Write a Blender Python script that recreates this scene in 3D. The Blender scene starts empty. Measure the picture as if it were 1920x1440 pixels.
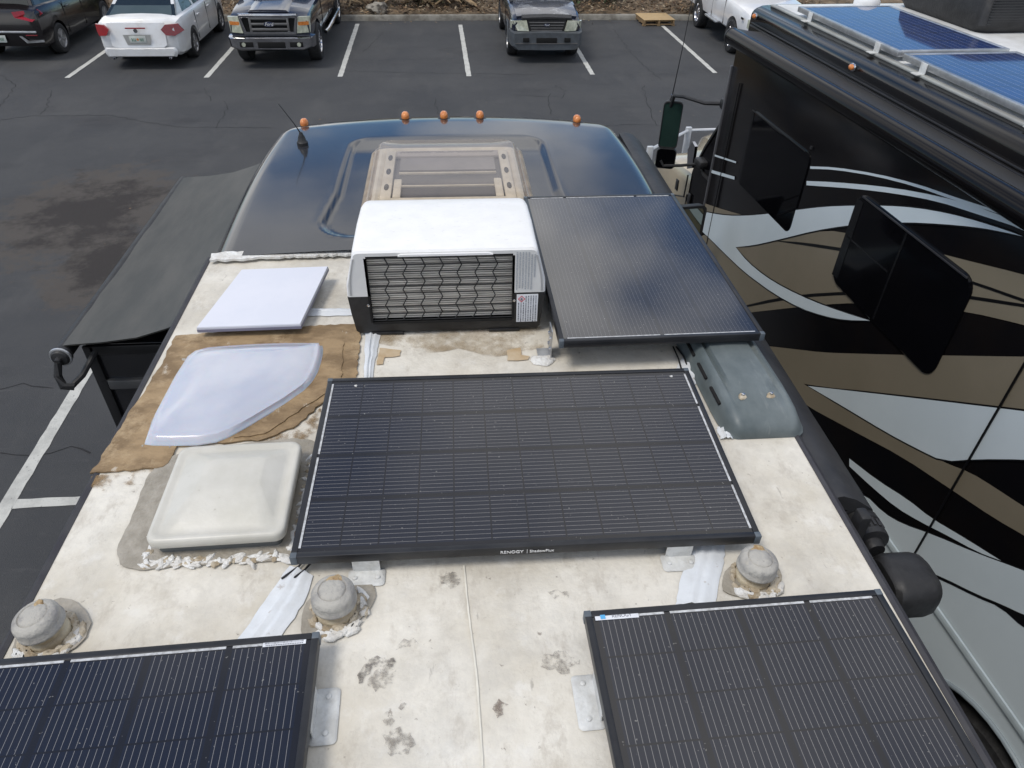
import bpy, bmesh, math, random
from mathutils import Vector, Matrix, noise
rnd = random.Random(7)
SC = bpy.context.scene; COL = SC.collection
# ------------------------------------------------------------------ camera
HC = 4.60; FPX = 1331.0
yaw, pitch, roll = (math.radians(a) for a in (5.4, 38.25, 1.24))
CF = Vector((math.sin(yaw)*math.cos(pitch), math.cos(yaw)*math.cos(pitch), -math.sin(pitch)))
r0 = Vector((math.cos(yaw), -math.sin(yaw), 0)); u0 = r0.cross(CF)
CR = math.cos(roll)*r0 + math.sin(roll)*u0; CU = -math.sin(roll)*r0 + math.cos(roll)*u0
cam = bpy.data.cameras.new('camera'); cam.sensor_width = 36; cam.lens = 36*FPX/1920; cam.clip_start = .05; cam.clip_end = 2000
co = bpy.data.objects.new('camera', cam); COL.objects.link(co)
co.matrix_world = Matrix(((CR.x, CU.x, -CF.x, 0), (CR.y, CU.y, -CF.y, 0), (CR.z, CU.z, -CF.z, HC), (0, 0, 0, 1)))
SC.camera = co
# ------------------------------------------------------------------ light
SUN_EL, SUN_AZ = math.radians(62), math.radians(-115)      # azimuth measured from +Y towards +X
W = bpy.data.worlds.new('World'); SC.world = W; W.use_nodes = True
nt = W.node_tree; N = nt.nodes; LK = nt.links; N.clear()
out = N.new('ShaderNodeOutputWorld'); bg = N.new('ShaderNodeBackground'); bg.inputs[1].default_value = 0.1
sky = N.new('ShaderNodeTexSky'); sky.sky_type = 'NISHITA'; sky.sun_disc = False; sky.sun_elevation = SUN_EL; sky.sun_rotation = SUN_AZ
sky.air_density = 1.0; sky.dust_density = .1; sky.ozone_density = 2.5
tc = N.new('ShaderNodeTexCoord'); mp = N.new('ShaderNodeMapping'); mp.inputs['Scale'].default_value = (1, 1, 1.8); mp.inputs['Location'].default_value = (1.3, .2, 0.4)
nz = N.new('ShaderNodeTexNoise'); nz.inputs['Scale'].default_value = 2.3; nz.inputs['Detail'].default_value = 6; nz.inputs['Roughness'].default_value = .55
cr = N.new('ShaderNodeValToRGB'); cr.color_ramp.elements[0].position = .40; cr.color_ramp.elements[1].position = .56
nz2 = N.new('ShaderNodeTexNoise'); nz2.inputs['Scale'].default_value = 4; nz2.inputs['Detail'].default_value = 4
cr2 = N.new('ShaderNodeValToRGB'); cr2.color_ramp.elements[0].color = (6.0, 6.15, 6.5, 1); cr2.color_ramp.elements[1].color = (11.4, 11.3, 11.2, 1)
cr2.color_ramp.elements[0].position = .35; cr2.color_ramp.elements[1].position = .65
mx = N.new('ShaderNodeMixRGB')
LK.new(tc.outputs['Generated'], mp.inputs[0]); LK.new(mp.outputs[0], nz.inputs[0]); LK.new(mp.outputs[0], nz2.inputs[0])

clr = N.new('ShaderNodeVectorMath'); clr.operation = 'DOT_PRODUCT'; clr.inputs[1].default_value = Vector((.55, .80, .22)).normalized()      # clear patch of sky ahead on the right
LK.new(tc.outputs['Generated'], clr.inputs[0])
cm = N.new('ShaderNodeMapRange'); cm.inputs[1].default_value = .86; cm.inputs[2].default_value = 1.0; cm.inputs[3].default_value = 0; cm.inputs[4].default_value = -.30
LK.new(clr.outputs['Value'], cm.inputs[0]); ad = N.new('ShaderNodeMath'); ad.operation = 'ADD'; LK.new(nz.outputs[0], ad.inputs[0]); LK.new(cm.outputs[0], ad.inputs[1])
tint = N.new('ShaderNodeMixRGB'); tint.blend_type = 'MULTIPLY'; tint.inputs[0].default_value = 1; tint.inputs[2].default_value = (.72, .89, 1.04, 1)
LK.new(ad.outputs[0], cr.inputs[0]); LK.new(nz2.outputs[0], cr2.inputs[0]); LK.new(cr.outputs[0], mx.inputs[0])
LK.new(sky.outputs[0], tint.inputs[1]); LK.new(tint.outputs[0], mx.inputs[1]); LK.new(cr2.outputs[0], mx.inputs[2]); LK.new(mx.outputs[0], bg.inputs[0]); LK.new(bg.outputs[0], out.inputs[0])
sl = bpy.data.lights.new('sun', 'SUN'); sl.energy = 1.6; sl.angle = math.radians(20); sl.color = (1, .94, .85)
so = bpy.data.objects.new('sun', sl); COL.objects.link(so)
sd = Vector((math.sin(SUN_AZ)*math.cos(SUN_EL), math.cos(SUN_AZ)*math.cos(SUN_EL), math.sin(SUN_EL)))
so.rotation_euler = sd.to_track_quat('Z', 'Y').to_euler(); so.location = (0, 0, 30)
SC.view_settings.view_transform = 'Standard'; SC.view_settings.look = 'None'; SC.view_settings.exposure = 0.36; SC.view_settings.gamma = 1

# ------------------------------------------------------------------ helpers
def ray(px, py): return (px-960)/FPX*CR - (py-720)/FPX*CU + CF
def at(px, py, z):                       # a point of the photograph at a known height
    d = ray(px, py); return Vector((0, 0, HC)) + d*((z-HC)/d.z)
def atx(px, py, X):                      # ... on a known wall x = X
    d = ray(px, py); return Vector((0, 0, HC)) + d*(X/d.x)
def aty(px, py, Y):
    d = ray(px, py); return Vector((0, 0, HC)) + d*(Y/d.y)

def mat(name, col, rough=.5, metal=0., col2=None, vs=6., lo=.4, hi=.6, bump=0., bs=60., coat=0., spec=.5, det=6, rvar=0, scale=None, trans=0., alpha=1., ior=1.45):
    m = bpy.data.materials.new(name); m.use_nodes = True; t = m.node_tree; n = t.nodes; l = t.links
    b = n['Principled BSDF']; c4 = lambda c: (c[0], c[1], c[2], 1)
    b.inputs['Base Color'].default_value = c4(col); b.inputs['Roughness'].default_value = rough; b.inputs['Metallic'].default_value = metal
    b.inputs['Coat Weight'].default_value = coat; b.inputs['Coat Roughness'].default_value = .04; b.inputs['Specular IOR Level'].default_value = spec
    b.inputs['Transmission Weight'].default_value = trans; b.inputs['Alpha'].default_value = alpha; b.inputs['IOR'].default_value = ior
    tx = n.new('ShaderNodeTexCoord'); src = tx.outputs['Object']
    if scale:
        mpp = n.new('ShaderNodeMapping'); mpp.inputs['Scale'].default_value = scale; l.new(src, mpp.inputs[0]); src = mpp.outputs[0]
    if col2 is None: col2 = tuple(c*.86 for c in col)
    z = n.new('ShaderNodeTexNoise'); z.inputs['Scale'].default_value = vs; z.inputs['Detail'].default_value = det; z.inputs['Roughness'].default_value = .62
    r = n.new('ShaderNodeValToRGB'); r.color_ramp.elements[0].position = lo; r.color_ramp.elements[1].position = hi
    r.color_ramp.elements[0].color = c4(col); r.color_ramp.elements[1].color = c4(col2)
    l.new(src, z.inputs[0]); l.new(z.outputs[0], r.inputs[0]); l.new(r.outputs[0], b.inputs['Base Color'])
    if rvar:
        mr = n.new('ShaderNodeMapRange'); mr.inputs[3].default_value = rough-rvar; mr.inputs[4].default_value = rough+rvar
        l.new(z.outputs[0], mr.inputs[0]); l.new(mr.outputs[0], b.inputs['Roughness'])
    if bump:
        z2 = n.new('ShaderNodeTexNoise'); z2.inputs['Scale'].default_value = bs; z2.inputs['Detail'].default_value = 5
        bp = n.new('ShaderNodeBump'); bp.inputs['Strength'].default_value = bump; bp.inputs['Distance'].default_value = .02
        l.new(src, z2.inputs[0]); l.new(z2.outputs[0], bp.inputs['Height']); l.new(bp.outputs[0], b.inputs['Normal'])
    m['b'] = 1
    return m
def layer(m, col, vs, lo, hi, amount=1., scale=None, det=8, rough=.65, offset=(0, 0, 0)):   # another patchy stain over a material's base colour
    t = m.node_tree; n = t.nodes; l = t.links; b = n['Principled BSDF']
    old = b.inputs['Base Color'].links[0].from_socket
    tx = n.new('ShaderNodeTexCoord'); mpp = n.new('ShaderNodeMapping'); mpp.inputs['Scale'].default_value = scale or (1, 1, 1); mpp.inputs['Location'].default_value = offset
    z = n.new('ShaderNodeTexNoise'); z.inputs['Scale'].default_value = vs; z.inputs['Detail'].default_value = det; z.inputs['Roughness'].default_value = rough
    r = n.new('ShaderNodeValToRGB'); r.color_ramp.elements[0].position = lo; r.color_ramp.elements[1].position = hi
    r.color_ramp.elements[0].color = (0, 0, 0, 1); r.color_ramp.elements[1].color = (amount, amount, amount, 1)
    x = n.new('ShaderNodeMixRGB'); x.inputs[2].default_value = (*col, 1)
    l.new(tx.outputs['Object'], mpp.inputs[0]); l.new(mpp.outputs[0], z.inputs[0]); l.new(z.outputs[0], r.inputs[0]); l.new(r.outputs[0], x.inputs[0])
    l.new(old, x.inputs[1]); l.new(x.outputs[0], b.inputs['Base Color']); return m
def math_n(t, op, a, b=None):
    k = t.nodes.new('ShaderNodeMath'); k.operation = op
    for i, v in enumerate((a, b)):
        if v is None: continue
        if isinstance(v, (int, float)): k.inputs[i].default_value = v
        else: t.links.new(v, k.inputs[i])
    return k.outputs[0]

class MB:
    def __init__(s): s.v = []; s.f = []; s.m = []; s.mi = 0
    def add(s, vs, fs):
        o = len(s.v); s.v += [Vector(v) for v in vs]; s.f += [tuple(o+i for i in f) for f in fs]; s.m += [s.mi]*len(fs); return s
    def box(s, c, d, rz=0, bev=0, M=None):
        x, y, z = (k/2 for k in d); pts = []
        if bev > 0:
            b = min(bev, x*.9, y*.9, z*.9)
            bm = bmesh.new(); bmesh.ops.create_cube(bm, size=1)
            for v in bm.verts: v.co = Vector((v.co.x*2*x, v.co.y*2*y, v.co.z*2*z))
            bmesh.ops.bevel(bm, geom=list(bm.edges), offset=b, segments=2, affect='EDGES', profile=.5)
            bm.verts.index_update(); pts = [v.co.copy() for v in bm.verts]; fs = [tuple(v.index for v in f.verts) for f in bm.faces]; bm.free()
        else:
            pts = [Vector(p) for p in ((-x,-y,-z),(x,-y,-z),(x,y,-z),(-x,y,-z),(-x,-y,z),(x,-y,z),(x,y,z),(-x,y,z))]
            fs = [(0,3,2,1),(4,5,6,7),(0,1,5,4),(1,2,6,5),(2,3,7,6),(3,0,4,7)]
        T = M if M else Matrix.Translation(c) @ Matrix.Rotation(rz, 4, 'Z')
        return s.add([T @ p for p in pts], fs)
    def tube(s, path, r, n=8, cap=True):
        path = [Vector(p) for p in path]; rs = r if isinstance(r, (list, tuple)) else [r]*len(path)
        vs = []; up = Vector((0, 0, 1)); last = None
        for i, p in enumerate(path):
            d = (path[min(i+1, len(path)-1)] - path[max(i-1, 0)]).normalized()
            a = d.cross(up)
            if a.length < .05: a = d.cross(Vector((0, 1, 0)))
            a.normalize()
            if last is not None and a.dot(last) < 0: a = -a
            last = a; b = d.cross(a)
            vs += [p + (a*math.cos(2*math.pi*k/n) + b*math.sin(2*math.pi*k/n))*rs[i] for k in range(n)]
        fs = [(i*n+k, i*n+(k+1) % n, (i+1)*n+(k+1) % n, (i+1)*n+k) for i in range(len(path)-1) for k in range(n)]
        if cap: fs += [tuple(range(n))[::-1], tuple((len(path)-1)*n+k for k in range(n))]
        return s.add(vs, fs)
    def lathe(s, prof, c=(0, 0, 0), n=24, M=None):        # prof = [(r, z)], around Z
        M = M or Matrix.Translation(c); vs = []
        for r, z in prof: vs += [M @ Vector((r*math.cos(2*math.pi*k/n), r*math.sin(2*math.pi*k/n), z)) for k in range(n)]
        fs = [(i*n+k, i*n+(k+1) % n, (i+1)*n+(k+1) % n, (i+1)*n+k) for i in range(len(prof)-1) for k in range(n)]
        fs += [tuple(range(n))[::-1], tuple((len(prof)-1)*n+k for k in range(n))]
        return s.add(vs, fs)
    def prism(s, pts, ext):                               # closed outline pushed along a vector
        pts = [Vector(p) for p in pts]; e = Vector(ext); n = len(pts)
        nrm = sum(((pts[i]-pts[0]).cross(pts[(i+1) % n]-pts[0]) for i in range(1, n)), Vector())
        if nrm.dot(e) < 0: pts.reverse()
        return s.add(pts + [p+e for p in pts], [tuple(range(n))[::-1], tuple(range(n, 2*n))] + [(i, (i+1) % n, n+(i+1) % n, n+i) for i in range(n)])
    def rings(s, rr, cap0=True, cap1=True, wrap=True):               # list of equal-length rings
        n = len(rr[0]); vs = [Vector(p) for r in rr for p in r]
        fs = [(i*n+k, i*n+(k+1) % n, (i+1)*n+(k+1) % n, (i+1)*n+k) for i in range(len(rr)-1) for k in range(n if wrap else n-1)]
        if cap0: fs.append(tuple(range(n))[::-1])
        if cap1: fs.append(tuple((len(rr)-1)*n+k for k in range(n)))
        return s.add(vs, fs)
    def build(s, name, m, parent=None, smooth=True, ang=35, world=True, label=None, M=None, recalc=True):
        me = bpy.data.meshes.new(name)
        T = M or Matrix.Identity(4)
        off = Vector(parent.matrix_basis.translation) if (parent is not None and world) else Vector()
        if parent is not None and world and parent.parent is not None: off = off + parent.parent.matrix_basis.translation
        me.from_pydata([tuple(T @ v - off) for v in s.v], [], s.f)
        bm = bmesh.new(); bm.from_mesh(me)
        for f, k in zip(bm.faces, s.m): f.material_index = k; f.smooth = smooth
        if recalc: bmesh.ops.recalc_face_normals(bm, faces=list(bm.faces))
        if smooth:
            for e in bm.edges:
                if len(e.link_faces) == 2 and e.link_faces[0].normal.length > 0 and e.link_faces[1].normal.length > 0:
                    if e.calc_face_angle(0) > math.radians(ang): e.smooth = False
        bm.to_mesh(me); bm.free()
        for k in (m if isinstance(m, (list, tuple)) else [m]): me.materials.append(k)
        o = bpy.data.objects.new(name, me); COL.objects.link(o)
        if parent is not None: o.parent = parent
        if label: o['label'] = label
        return o
def tag(o, label, cat=None, group=None, kind=None):
    if label: o['label'] = label
    if cat: o['category'] = cat
    if group: o['group'] = group
    if kind: o['kind'] = kind
    return o
def thing(name, loc, label, cat, group=None, rz=0):
    o = bpy.data.objects.new(name, None); o.empty_display_size = .1; COL.objects.link(o)
    o.location = loc; o.rotation_euler.z = rz; return tag(o, label, cat, group)
def struct(name, mb, m, **k):
    o = mb.build(name, m, **k); o['kind'] = 'structure'; return o
def copy_tree(o, parent=None):
    kids = [c for c in bpy.data.objects if c.parent == o]
    c = o.copy(); COL.objects.link(c)
    if parent: c.parent = parent
    for k in kids: copy_tree(k, c)
    return c
def ring_at(outline, cx, cy, s, z):
    return [Vector((cx+(p[0]-cx)*s, cy+(p[1]-cy)*s, z)) for p in outline]
def rrect(cx, cy, w, h, r, n=5, rz=0):
    pts = []
    for sx, sy, a0 in ((1, 1, 0), (-1, 1, 90), (-1, -1, 180), (1, -1, 270)):
        for k in range(n+1):
            a = math.radians(a0+90*k/n); pts.append((sx*(w/2-r)+r*math.cos(a), sy*(h/2-r)+r*math.sin(a)))
    c, s_ = math.cos(rz), math.sin(rz)
    return [(cx+x*c-y*s_, cy+x*s_+y*c) for x, y in pts]
def smooth_outline(pts, it=2):
    for _ in range(it):
        q = []
        for i in range(len(pts)):
            a, b = Vector(pts[i]), Vector(pts[(i+1) % len(pts)]); q += [a*.75+b*.25, a*.25+b*.75]
        pts = q
    return pts
def jag(pts, amp, step=.02, seed=0):                      # torn, irregular edge
    q = []; R = random.Random(seed)
    for i in range(len(pts)):
        a, b = Vector(pts[i]), Vector(pts[(i+1) % len(pts)]); n = max(1, int((b-a).length/step))
        d = (b-a).normalized(); p = Vector((-d.y, d.x, 0))
        for k in range(n): q.append(a.lerp(b, k/n) + p*R.uniform(-amp, amp))
    return q
def blob(mb, x, y, z, r, h, R, sx=1, rz=0):               # squeezed-out lump of sealant
    n = 10; rad = [r*R.uniform(.6, 1.25) for _ in range(n)]; rr = []
    for s_, zz in ((1, 0), (.93, .5), (.7, .9), (.3, 1)):
        ring = []
        for k in range(n):
            a = 2*math.pi*k/n; px, py = math.cos(a)*rad[k]*s_*sx, math.sin(a)*rad[k]*s_
            ring.append((x+px*math.cos(rz)-py*math.sin(rz), y+px*math.sin(rz)+py*math.cos(rz), z+h*zz))
        rr.append(ring)
    mb.rings(rr)
def text(name, body, size, m, M, parent, ext=.0006, align='CENTER', shear=0, world=True):
    c = bpy.data.curves.new(name, 'FONT'); c.body = body; c.size = size; c.extrude = ext; c.align_x = align; c.align_y = 'CENTER'; c.shear = shear
    t = bpy.data.objects.new(name, c); COL.objects.link(t); dg = bpy.context.evaluated_depsgraph_get()
    me = bpy.data.meshes.new_from_object(t.evaluated_get(dg)); bpy.data.objects.remove(t)
    off = Vector(parent.matrix_basis.translation) if world else Vector()
    me.transform(M); me.transform(Matrix.Translation(-off)); me.materials.clear(); me.materials.append(m)
    o = bpy.data.objects.new(name, me); COL.objects.link(o); o.parent = parent; return o
def cut(o, cutters):                                      # bite cylinders or boxes out of a mesh, then throw the cutters away
    cs = []
    for mb in cutters:
        c = mb.build('cutter', o.data.materials[0], world=False); cs.append(c)
        md = o.modifiers.new('b', 'BOOLEAN'); md.object = c; md.operation = 'DIFFERENCE'; md.solver = 'EXACT'
    p = o.parent; o.parent = None
    dg = bpy.context.evaluated_depsgraph_get(); dg.update(); me = bpy.data.meshes.new_from_object(o.evaluated_get(dg))
    o.modifiers.clear(); o.data = me; o.parent = p
    bm = bmesh.new(); bm.from_mesh(me)
    for f in bm.faces: f.smooth = True
    for e in bm.edges:
        if len(e.link_faces) == 2 and e.calc_face_angle(0) > math.radians(33): e.smooth = False
    bm.to_mesh(me); bm.free()
    for c in cs: bpy.data.objects.remove(c)

# ------------------------------------------------------------------ materials
asphalt = mat('asphalt', (.047, .049, .053), .82, col2=(.064, .065, .067), vs=.55, lo=.35, hi=.68, bump=.55, bs=140, spec=.35)
layer(asphalt, (.078, .078, .078), 1.6, .52, .74, .7, (1, .35, 1)); layer(asphalt, (.028, .028, .031), .9, .55, .7, .5, (.5, 1, 1), offset=(3, 3, 0))
layer(asphalt, (.11, .11, .105), 75, .56, .68, .5); layer(asphalt, (.02, .02, .022), 70, .58, .68, .5); layer(asphalt, (.095, .095, .095), 7, .60, .70, .35, (.35, 1.6, 1))
def asphalt_dirt():
    t = asphalt.node_tree; n = t.nodes; l = t.links; b = n['Principled BSDF']; old = b.inputs['Base Color'].links[0].from_socket
    tx = n.new('ShaderNodeTexCoord')
    mask = None
    for (cx, cy, rx, ry) in ((-5.4, 10.3, 1.7, 2.3), (-4.6, 8.7, .8, 1.6)):
        mpp = n.new('ShaderNodeMapping'); mpp.vector_type = 'POINT'; mpp.inputs['Scale'].default_value = (1/rx, 1/ry, 0); mpp.inputs['Location'].default_value = (-cx/rx, -cy/ry, 0)
        ln = n.new('ShaderNodeVectorMath'); ln.operation = 'LENGTH'; l.new(tx.outputs['Object'], mpp.inputs[0]); l.new(mpp.outputs[0], ln.inputs[0])
        k = math_n(t, 'SUBTRACT', 1.0, ln.outputs[1]); mask = k if mask is None else math_n(t, 'MAXIMUM', mask, k)
    z = n.new('ShaderNodeTexNoise'); z.inputs['Scale'].default_value = 3.2; z.inputs['Detail'].default_value = 9; z.inputs['Roughness'].default_value = .75; l.new(tx.outputs['Object'], z.inputs[0])
    s_ = math_n(t, 'ADD', math_n(t, 'MULTIPLY', mask, .55), z.outputs[0])
    r = n.new('ShaderNodeValToRGB'); r.color_ramp.elements[0].position = .60; r.color_ramp.elements[1].position = .72; l.new(s_, r.inputs[0])
    x = n.new('ShaderNodeMixRGB'); x.inputs[2].default_value = (.082, .068, .055, 1); l.new(math_n(t, 'MULTIPLY', r.outputs[0], .6), x.inputs[0])
    z2 = n.new('ShaderNodeTexNoise'); z2.inputs['Scale'].default_value = 1.7; z2.inputs['Detail'].default_value = 10; z2.inputs['Roughness'].default_value = .75; l.new(tx.outputs['Object'], z2.inputs[0])
    r2 = n.new('ShaderNodeValToRGB'); r2.color_ramp.elements[0].position = .66; r2.color_ramp.elements[1].position = .80; l.new(math_n(t, 'ADD', math_n(t, 'MULTIPLY', mask, .4), z2.outputs[0]), r2.inputs[0])
    y_ = n.new('ShaderNodeMixRGB'); y_.inputs[2].default_value = (.026, .022, .021, 1); l.new(math_n(t, 'MULTIPLY', r2.outputs[0], .85), y_.inputs[0])
    l.new(old, x.inputs[1]); l.new(x.outputs[0], y_.inputs[1]); l.new(y_.outputs[0], b.inputs['Base Color'])
asphalt_dirt()
crack_m = mat('crack_dark', (.022, .022, .024), .95)
paint_w = mat('road_paint', (.50, .50, .47), .8, col2=(.36, .36, .34), vs=5, lo=.45, hi=.7, bump=.3); layer(paint_w, (.10, .10, .10), 26, .60, .70, .8)
kerb_m = mat('kerb_concrete', (.27, .26, .23), .9, col2=(.15, .14, .12), vs=3, lo=.4, hi=.65, bump=.5); layer(kerb_m, (.07, .06, .05), 2.1, .5, .68, .7)
mulch_m = mat('mulch', (.12, .085, .05), .95, col2=(.20, .15, .10), vs=2.5, lo=.4, hi=.62, bump=1, bs=30); layer(mulch_m, (.035, .028, .02), 6, .5, .62, .8)
roof_m = mat('roof_membrane', (.70, .67, .60), .62, col2=(.55, .51, .43), vs=2.6, lo=.42, hi=.66, bump=.18, bs=45, spec=.3)
layer(roof_m, (.35, .31, .25), 4.2, .56, .72, .55, rough=.72); layer(roof_m, (.72, .70, .65), 11, .56, .66, .5)
layer(roof_m, (.36, .33, .28), 1.5, .52, .72, .55, (1, .7, 1), offset=(2.2, 1, 0)); layer(roof_m, (.40, .385, .35), 3.4, .46, .66, .42, offset=(7, 2, 0), rough=.78); layer(roof_m, (.40, .36, .30), 16, .54, .68, .5, (1, .5, 1), rough=.75); layer(roof_m, (.20, .17, .14), 34, .66, .70, .7); layer(roof_m, (.25, .23, .20), 9, .66, .70, .55, (2.5, .6, 1))
wood_m = mat('old_adhesive_board', (.32, .225, .125), .75, col2=(.19, .128, .068), vs=6, lo=.42, hi=.60, bump=.35, bs=30, scale=(1, 1.6, 1)); layer(wood_m, (.44, .33, .20), 7, .54, .68, .8, rough=.75); layer(wood_m, (.13, .075, .035), 3.1, .58, .7, .6); layer(wood_m, (.55, .5, .42), 18, .66, .70, .6, (1, .4, 1))
stain_m = mat('brown_adhesive_stain', (.42, .30, .17), .7, col2=(.52, .42, .29), vs=9, lo=.4, hi=.6); 
tape_m = mat('white_sealing_tape', (.70, .73, .76), .38, col2=(.64, .67, .70), vs=9, bump=.25, bs=14); layer(tape_m, (.35, .30, .26), 20, .64, .69, .6); layer(tape_m, (.50, .50, .49), 6, .5, .7, .6)
seal_m = mat('white_sealant', (.76, .76, .74), .45, col2=(.62, .60, .56), vs=22, bump=.6, bs=70)
brownseal_m = mat('aged_sealant', (.34, .27, .18), .55, col2=(.50, .44, .34), vs=30, bump=.5, bs=60)
oldseal_m = mat('grey_old_sealant', (.27, .245, .20), .4, col2=(.36, .33, .28), vs=14, bump=.35, bs=50)
bracket_m = mat('sealed_bracket_grey', (.62, .63, .62), .5, col2=(.50, .50, .48), vs=20, bump=.2)
scuff_m = mat('scuff', (.33, .30, .26), .8)
def fade(m, lo, hi, vs, op=1.):
    t = m.node_tree; n = t.nodes; l = t.links; b = n['Principled BSDF']; tx = n.new('ShaderNodeTexCoord')
    z = n.new('ShaderNodeTexNoise'); z.inputs['Scale'].default_value = vs; z.inputs['Detail'].default_value = 10; z.inputs['Roughness'].default_value = .7
    r = n.new('ShaderNodeValToRGB'); r.color_ramp.elements[0].position = lo; r.color_ramp.elements[1].position = hi; r.color_ramp.elements[1].color = (op, op, op, 1)
    l.new(tx.outputs['Object'], z.inputs[0]); l.new(z.outputs[0], r.inputs[0]); l.new(r.outputs[0], b.inputs['Alpha']); return m
fade(scuff_m, .46, .58, 22, .75)
capdark = mat('dark_fibreglass', (.016, .019, .026), .12, col2=(.030, .031, .035), vs=1.6, lo=.38, hi=.65, rvar=.06, coat=.3, bump=.02, bs=8)
layer(capdark, (.075, .072, .068), 2.4, .56, .78, .45, (1.6, .5, 1)); layer(capdark, (.2, .2, .2), 60, .70, .74, .25)
trim_m = mat('dark_trim', (.035, .034, .042), .5, col2=(.05, .05, .055), vs=10)
rvpaint = mat('dark_body_paint', (.012, .012, .014), .25, coat=.5)
blackplastic = mat('black_plastic', (.014, .014, .015), .5, col2=(.024, .024, .025), vs=14, bump=.1)
vinyl = mat('black_vinyl', (.022, .023, .026), .55, col2=(.035, .035, .037), vs=5, bump=.12, bs=18); layer(vinyl, (.07, .07, .07), 12, .62, .72, .5)
topper_m = mat('topper_fabric', (.050, .052, .049), .6, col2=(.074, .073, .067), vs=2.2, bump=.12, bs=9, scale=(2.2, .6, 1))
fiberend = mat('black_metal', (.01, .01, .011), .4)
alu = mat('brushed_aluminium', (.55, .56, .57), .35, metal=.8, col2=(.42, .43, .44), vs=12)
chrome = mat('chrome', (.62, .62, .64), .13, metal=1., col2=(.45, .45, .47), vs=4)
steel = mat('painted_rail', (.62, .64, .66), .35, metal=.3)
amber = mat('amber_lens', (.66, .24, .06), .25, col2=(.50, .15, .03), vs=30, coat=.5)
frameblk = mat('anodised_black_frame', (.018, .019, .022), .38, col2=(.028, .029, .032), vs=8, metal=.2)
cornergrey = mat('frame_corner_grey', (.10, .12, .14), .45)
busbar = mat('silver_busbar', (.60, .61, .62), .4, col2=(.38, .38, .38), vs=60, metal=.2)
white_m = mat('white_lettering', (.75, .75, .75), .5)
paper_m = mat('sticker_white', (.72, .74, .78), .5)
ink = mat('ink_grey', (.17, .18, .21), .7)
blue_m = mat('sticker_blue', (.10, .42, .75), .5)
def panel_mat(name, cols, rows, w, l_, fingers, cell, line, linew, gap, rowgap, rough):
    m = bpy.data.materials.new(name); m.use_nodes = True; t = m.node_tree; n = t.nodes; l = t.links; b = n['Principled BSDF']
    tx = n.new('ShaderNodeTexCoord'); sp = n.new('ShaderNodeSeparateXYZ'); l.new(tx.outputs['Object'], sp.inputs[0])
    u = math_n(t, 'MULTIPLY', math_n(t, 'ADD', math_n(t, 'DIVIDE', sp.outputs[0], w), .5), cols); v = math_n(t, 'MULTIPLY', math_n(t, 'ADD', math_n(t, 'DIVIDE', sp.outputs[1], l_), .5), rows)
    fu = math_n(t, 'FRACT', u); fv = math_n(t, 'FRACT', v)
    du = math_n(t, 'ABSOLUTE', math_n(t, 'SUBTRACT', fu, .5)); dv = math_n(t, 'ABSOLUTE', math_n(t, 'SUBTRACT', fv, .5))
    inu = math_n(t, 'LESS_THAN', du, .5-gap); inv = math_n(t, 'LESS_THAN', dv, .5-rowgap)
    lu = math_n(t, 'FRACT', math_n(t, 'MULTIPLY', math_n(t, 'DIVIDE', math_n(t, 'SUBTRACT', fu, gap), 1-2*gap), fingers))
    ln = math_n(t, 'LESS_THAN', math_n(t, 'ABSOLUTE', math_n(t, 'SUBTRACT', lu, .5)), linew)
    mask = math_n(t, 'MULTIPLY', math_n(t, 'MULTIPLY', inu, inv), ln)
    cellmask = math_n(t, 'MULTIPLY', inu, inv)
    z = n.new('ShaderNodeTexNoise'); z.inputs['Scale'].default_value = 5; z.inputs['Detail'].default_value = 8; l.new(tx.outputs['Object'], z.inputs[0])
    x0 = n.new('ShaderNodeMixRGB'); x0.inputs[1].default_value = (.012, .012, .014, 1); x0.inputs[2].default_value = (*cell, 1); l.new(cellmask, x0.inputs[0])
    x1 = n.new('ShaderNodeMixRGB'); x1.inputs[2].default_value = (.030, .028, .028, 1); l.new(math_n(t, 'MULTIPLY', z.outputs[0], .5), x1.inputs[0]); l.new(x0.outputs[0], x1.inputs[1])
    x2 = n.new('ShaderNodeMixRGB'); x2.inputs[2].default_value = (*line, 1); l.new(mask, x2.inputs[0]); l.new(x1.outputs[0], x2.inputs[1])
    # specks of grit
    z3 = n.new('ShaderNodeTexNoise'); z3.inputs['Scale'].default_value = 120; z3.inputs['Detail'].default_value = 2; l.new(tx.outputs['Object'], z3.inputs[0])
    x3 = n.new('ShaderNodeMixRGB'); x3.inputs[2].default_value = (.3, .29, .27, 1); l.new(math_n(t, 'MULTIPLY', math_n(t, 'GREATER_THAN', z3.outputs[0], .74), .6), x3.inputs[0]); l.new(x2.outputs[0], x3.inputs[1])
    l.new(x3.outputs[0], b.inputs['Base Color'])
    mr = n.new('ShaderNodeMapRange'); mr.inputs[3].default_value = rough*.7; mr.inputs[4].default_value = rough*1.5; l.new(z.outputs[0], mr.inputs[0]); l.new(mr.outputs[0], b.inputs['Roughness'])
    b.inputs['Specular IOR Level'].default_value = .5
    return m
PVW, PVL = .765, 1.30
pv_m = panel_mat('solar_glass_dark', 4, 12, PVW, PVL, 11, (.012, .015, .026), (.28, .27, .26), .026, .042, .022, .12)
pv_far = panel_mat('solar_glass_glare_tone', 4, 12, PVW, PVL, 11, (.011, .013, .021), (.15, .15, .15), .022, .03, .004, .10); pv_far.node_tree.nodes['Principled BSDF'].inputs['Coat Weight'].default_value = .5; pv_far.node_tree.nodes['Principled BSDF'].inputs['Coat IOR'].default_value = 1.7  # same panel type; finger lines dulled in colour to imitate strong sky reflection
pv_poly = panel_mat('solar_glass_blue', 4, 6, .66, 1.30, 3, (.008, .040, .17), (.25, .26, .3), .02, .02, .014, .05)
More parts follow.
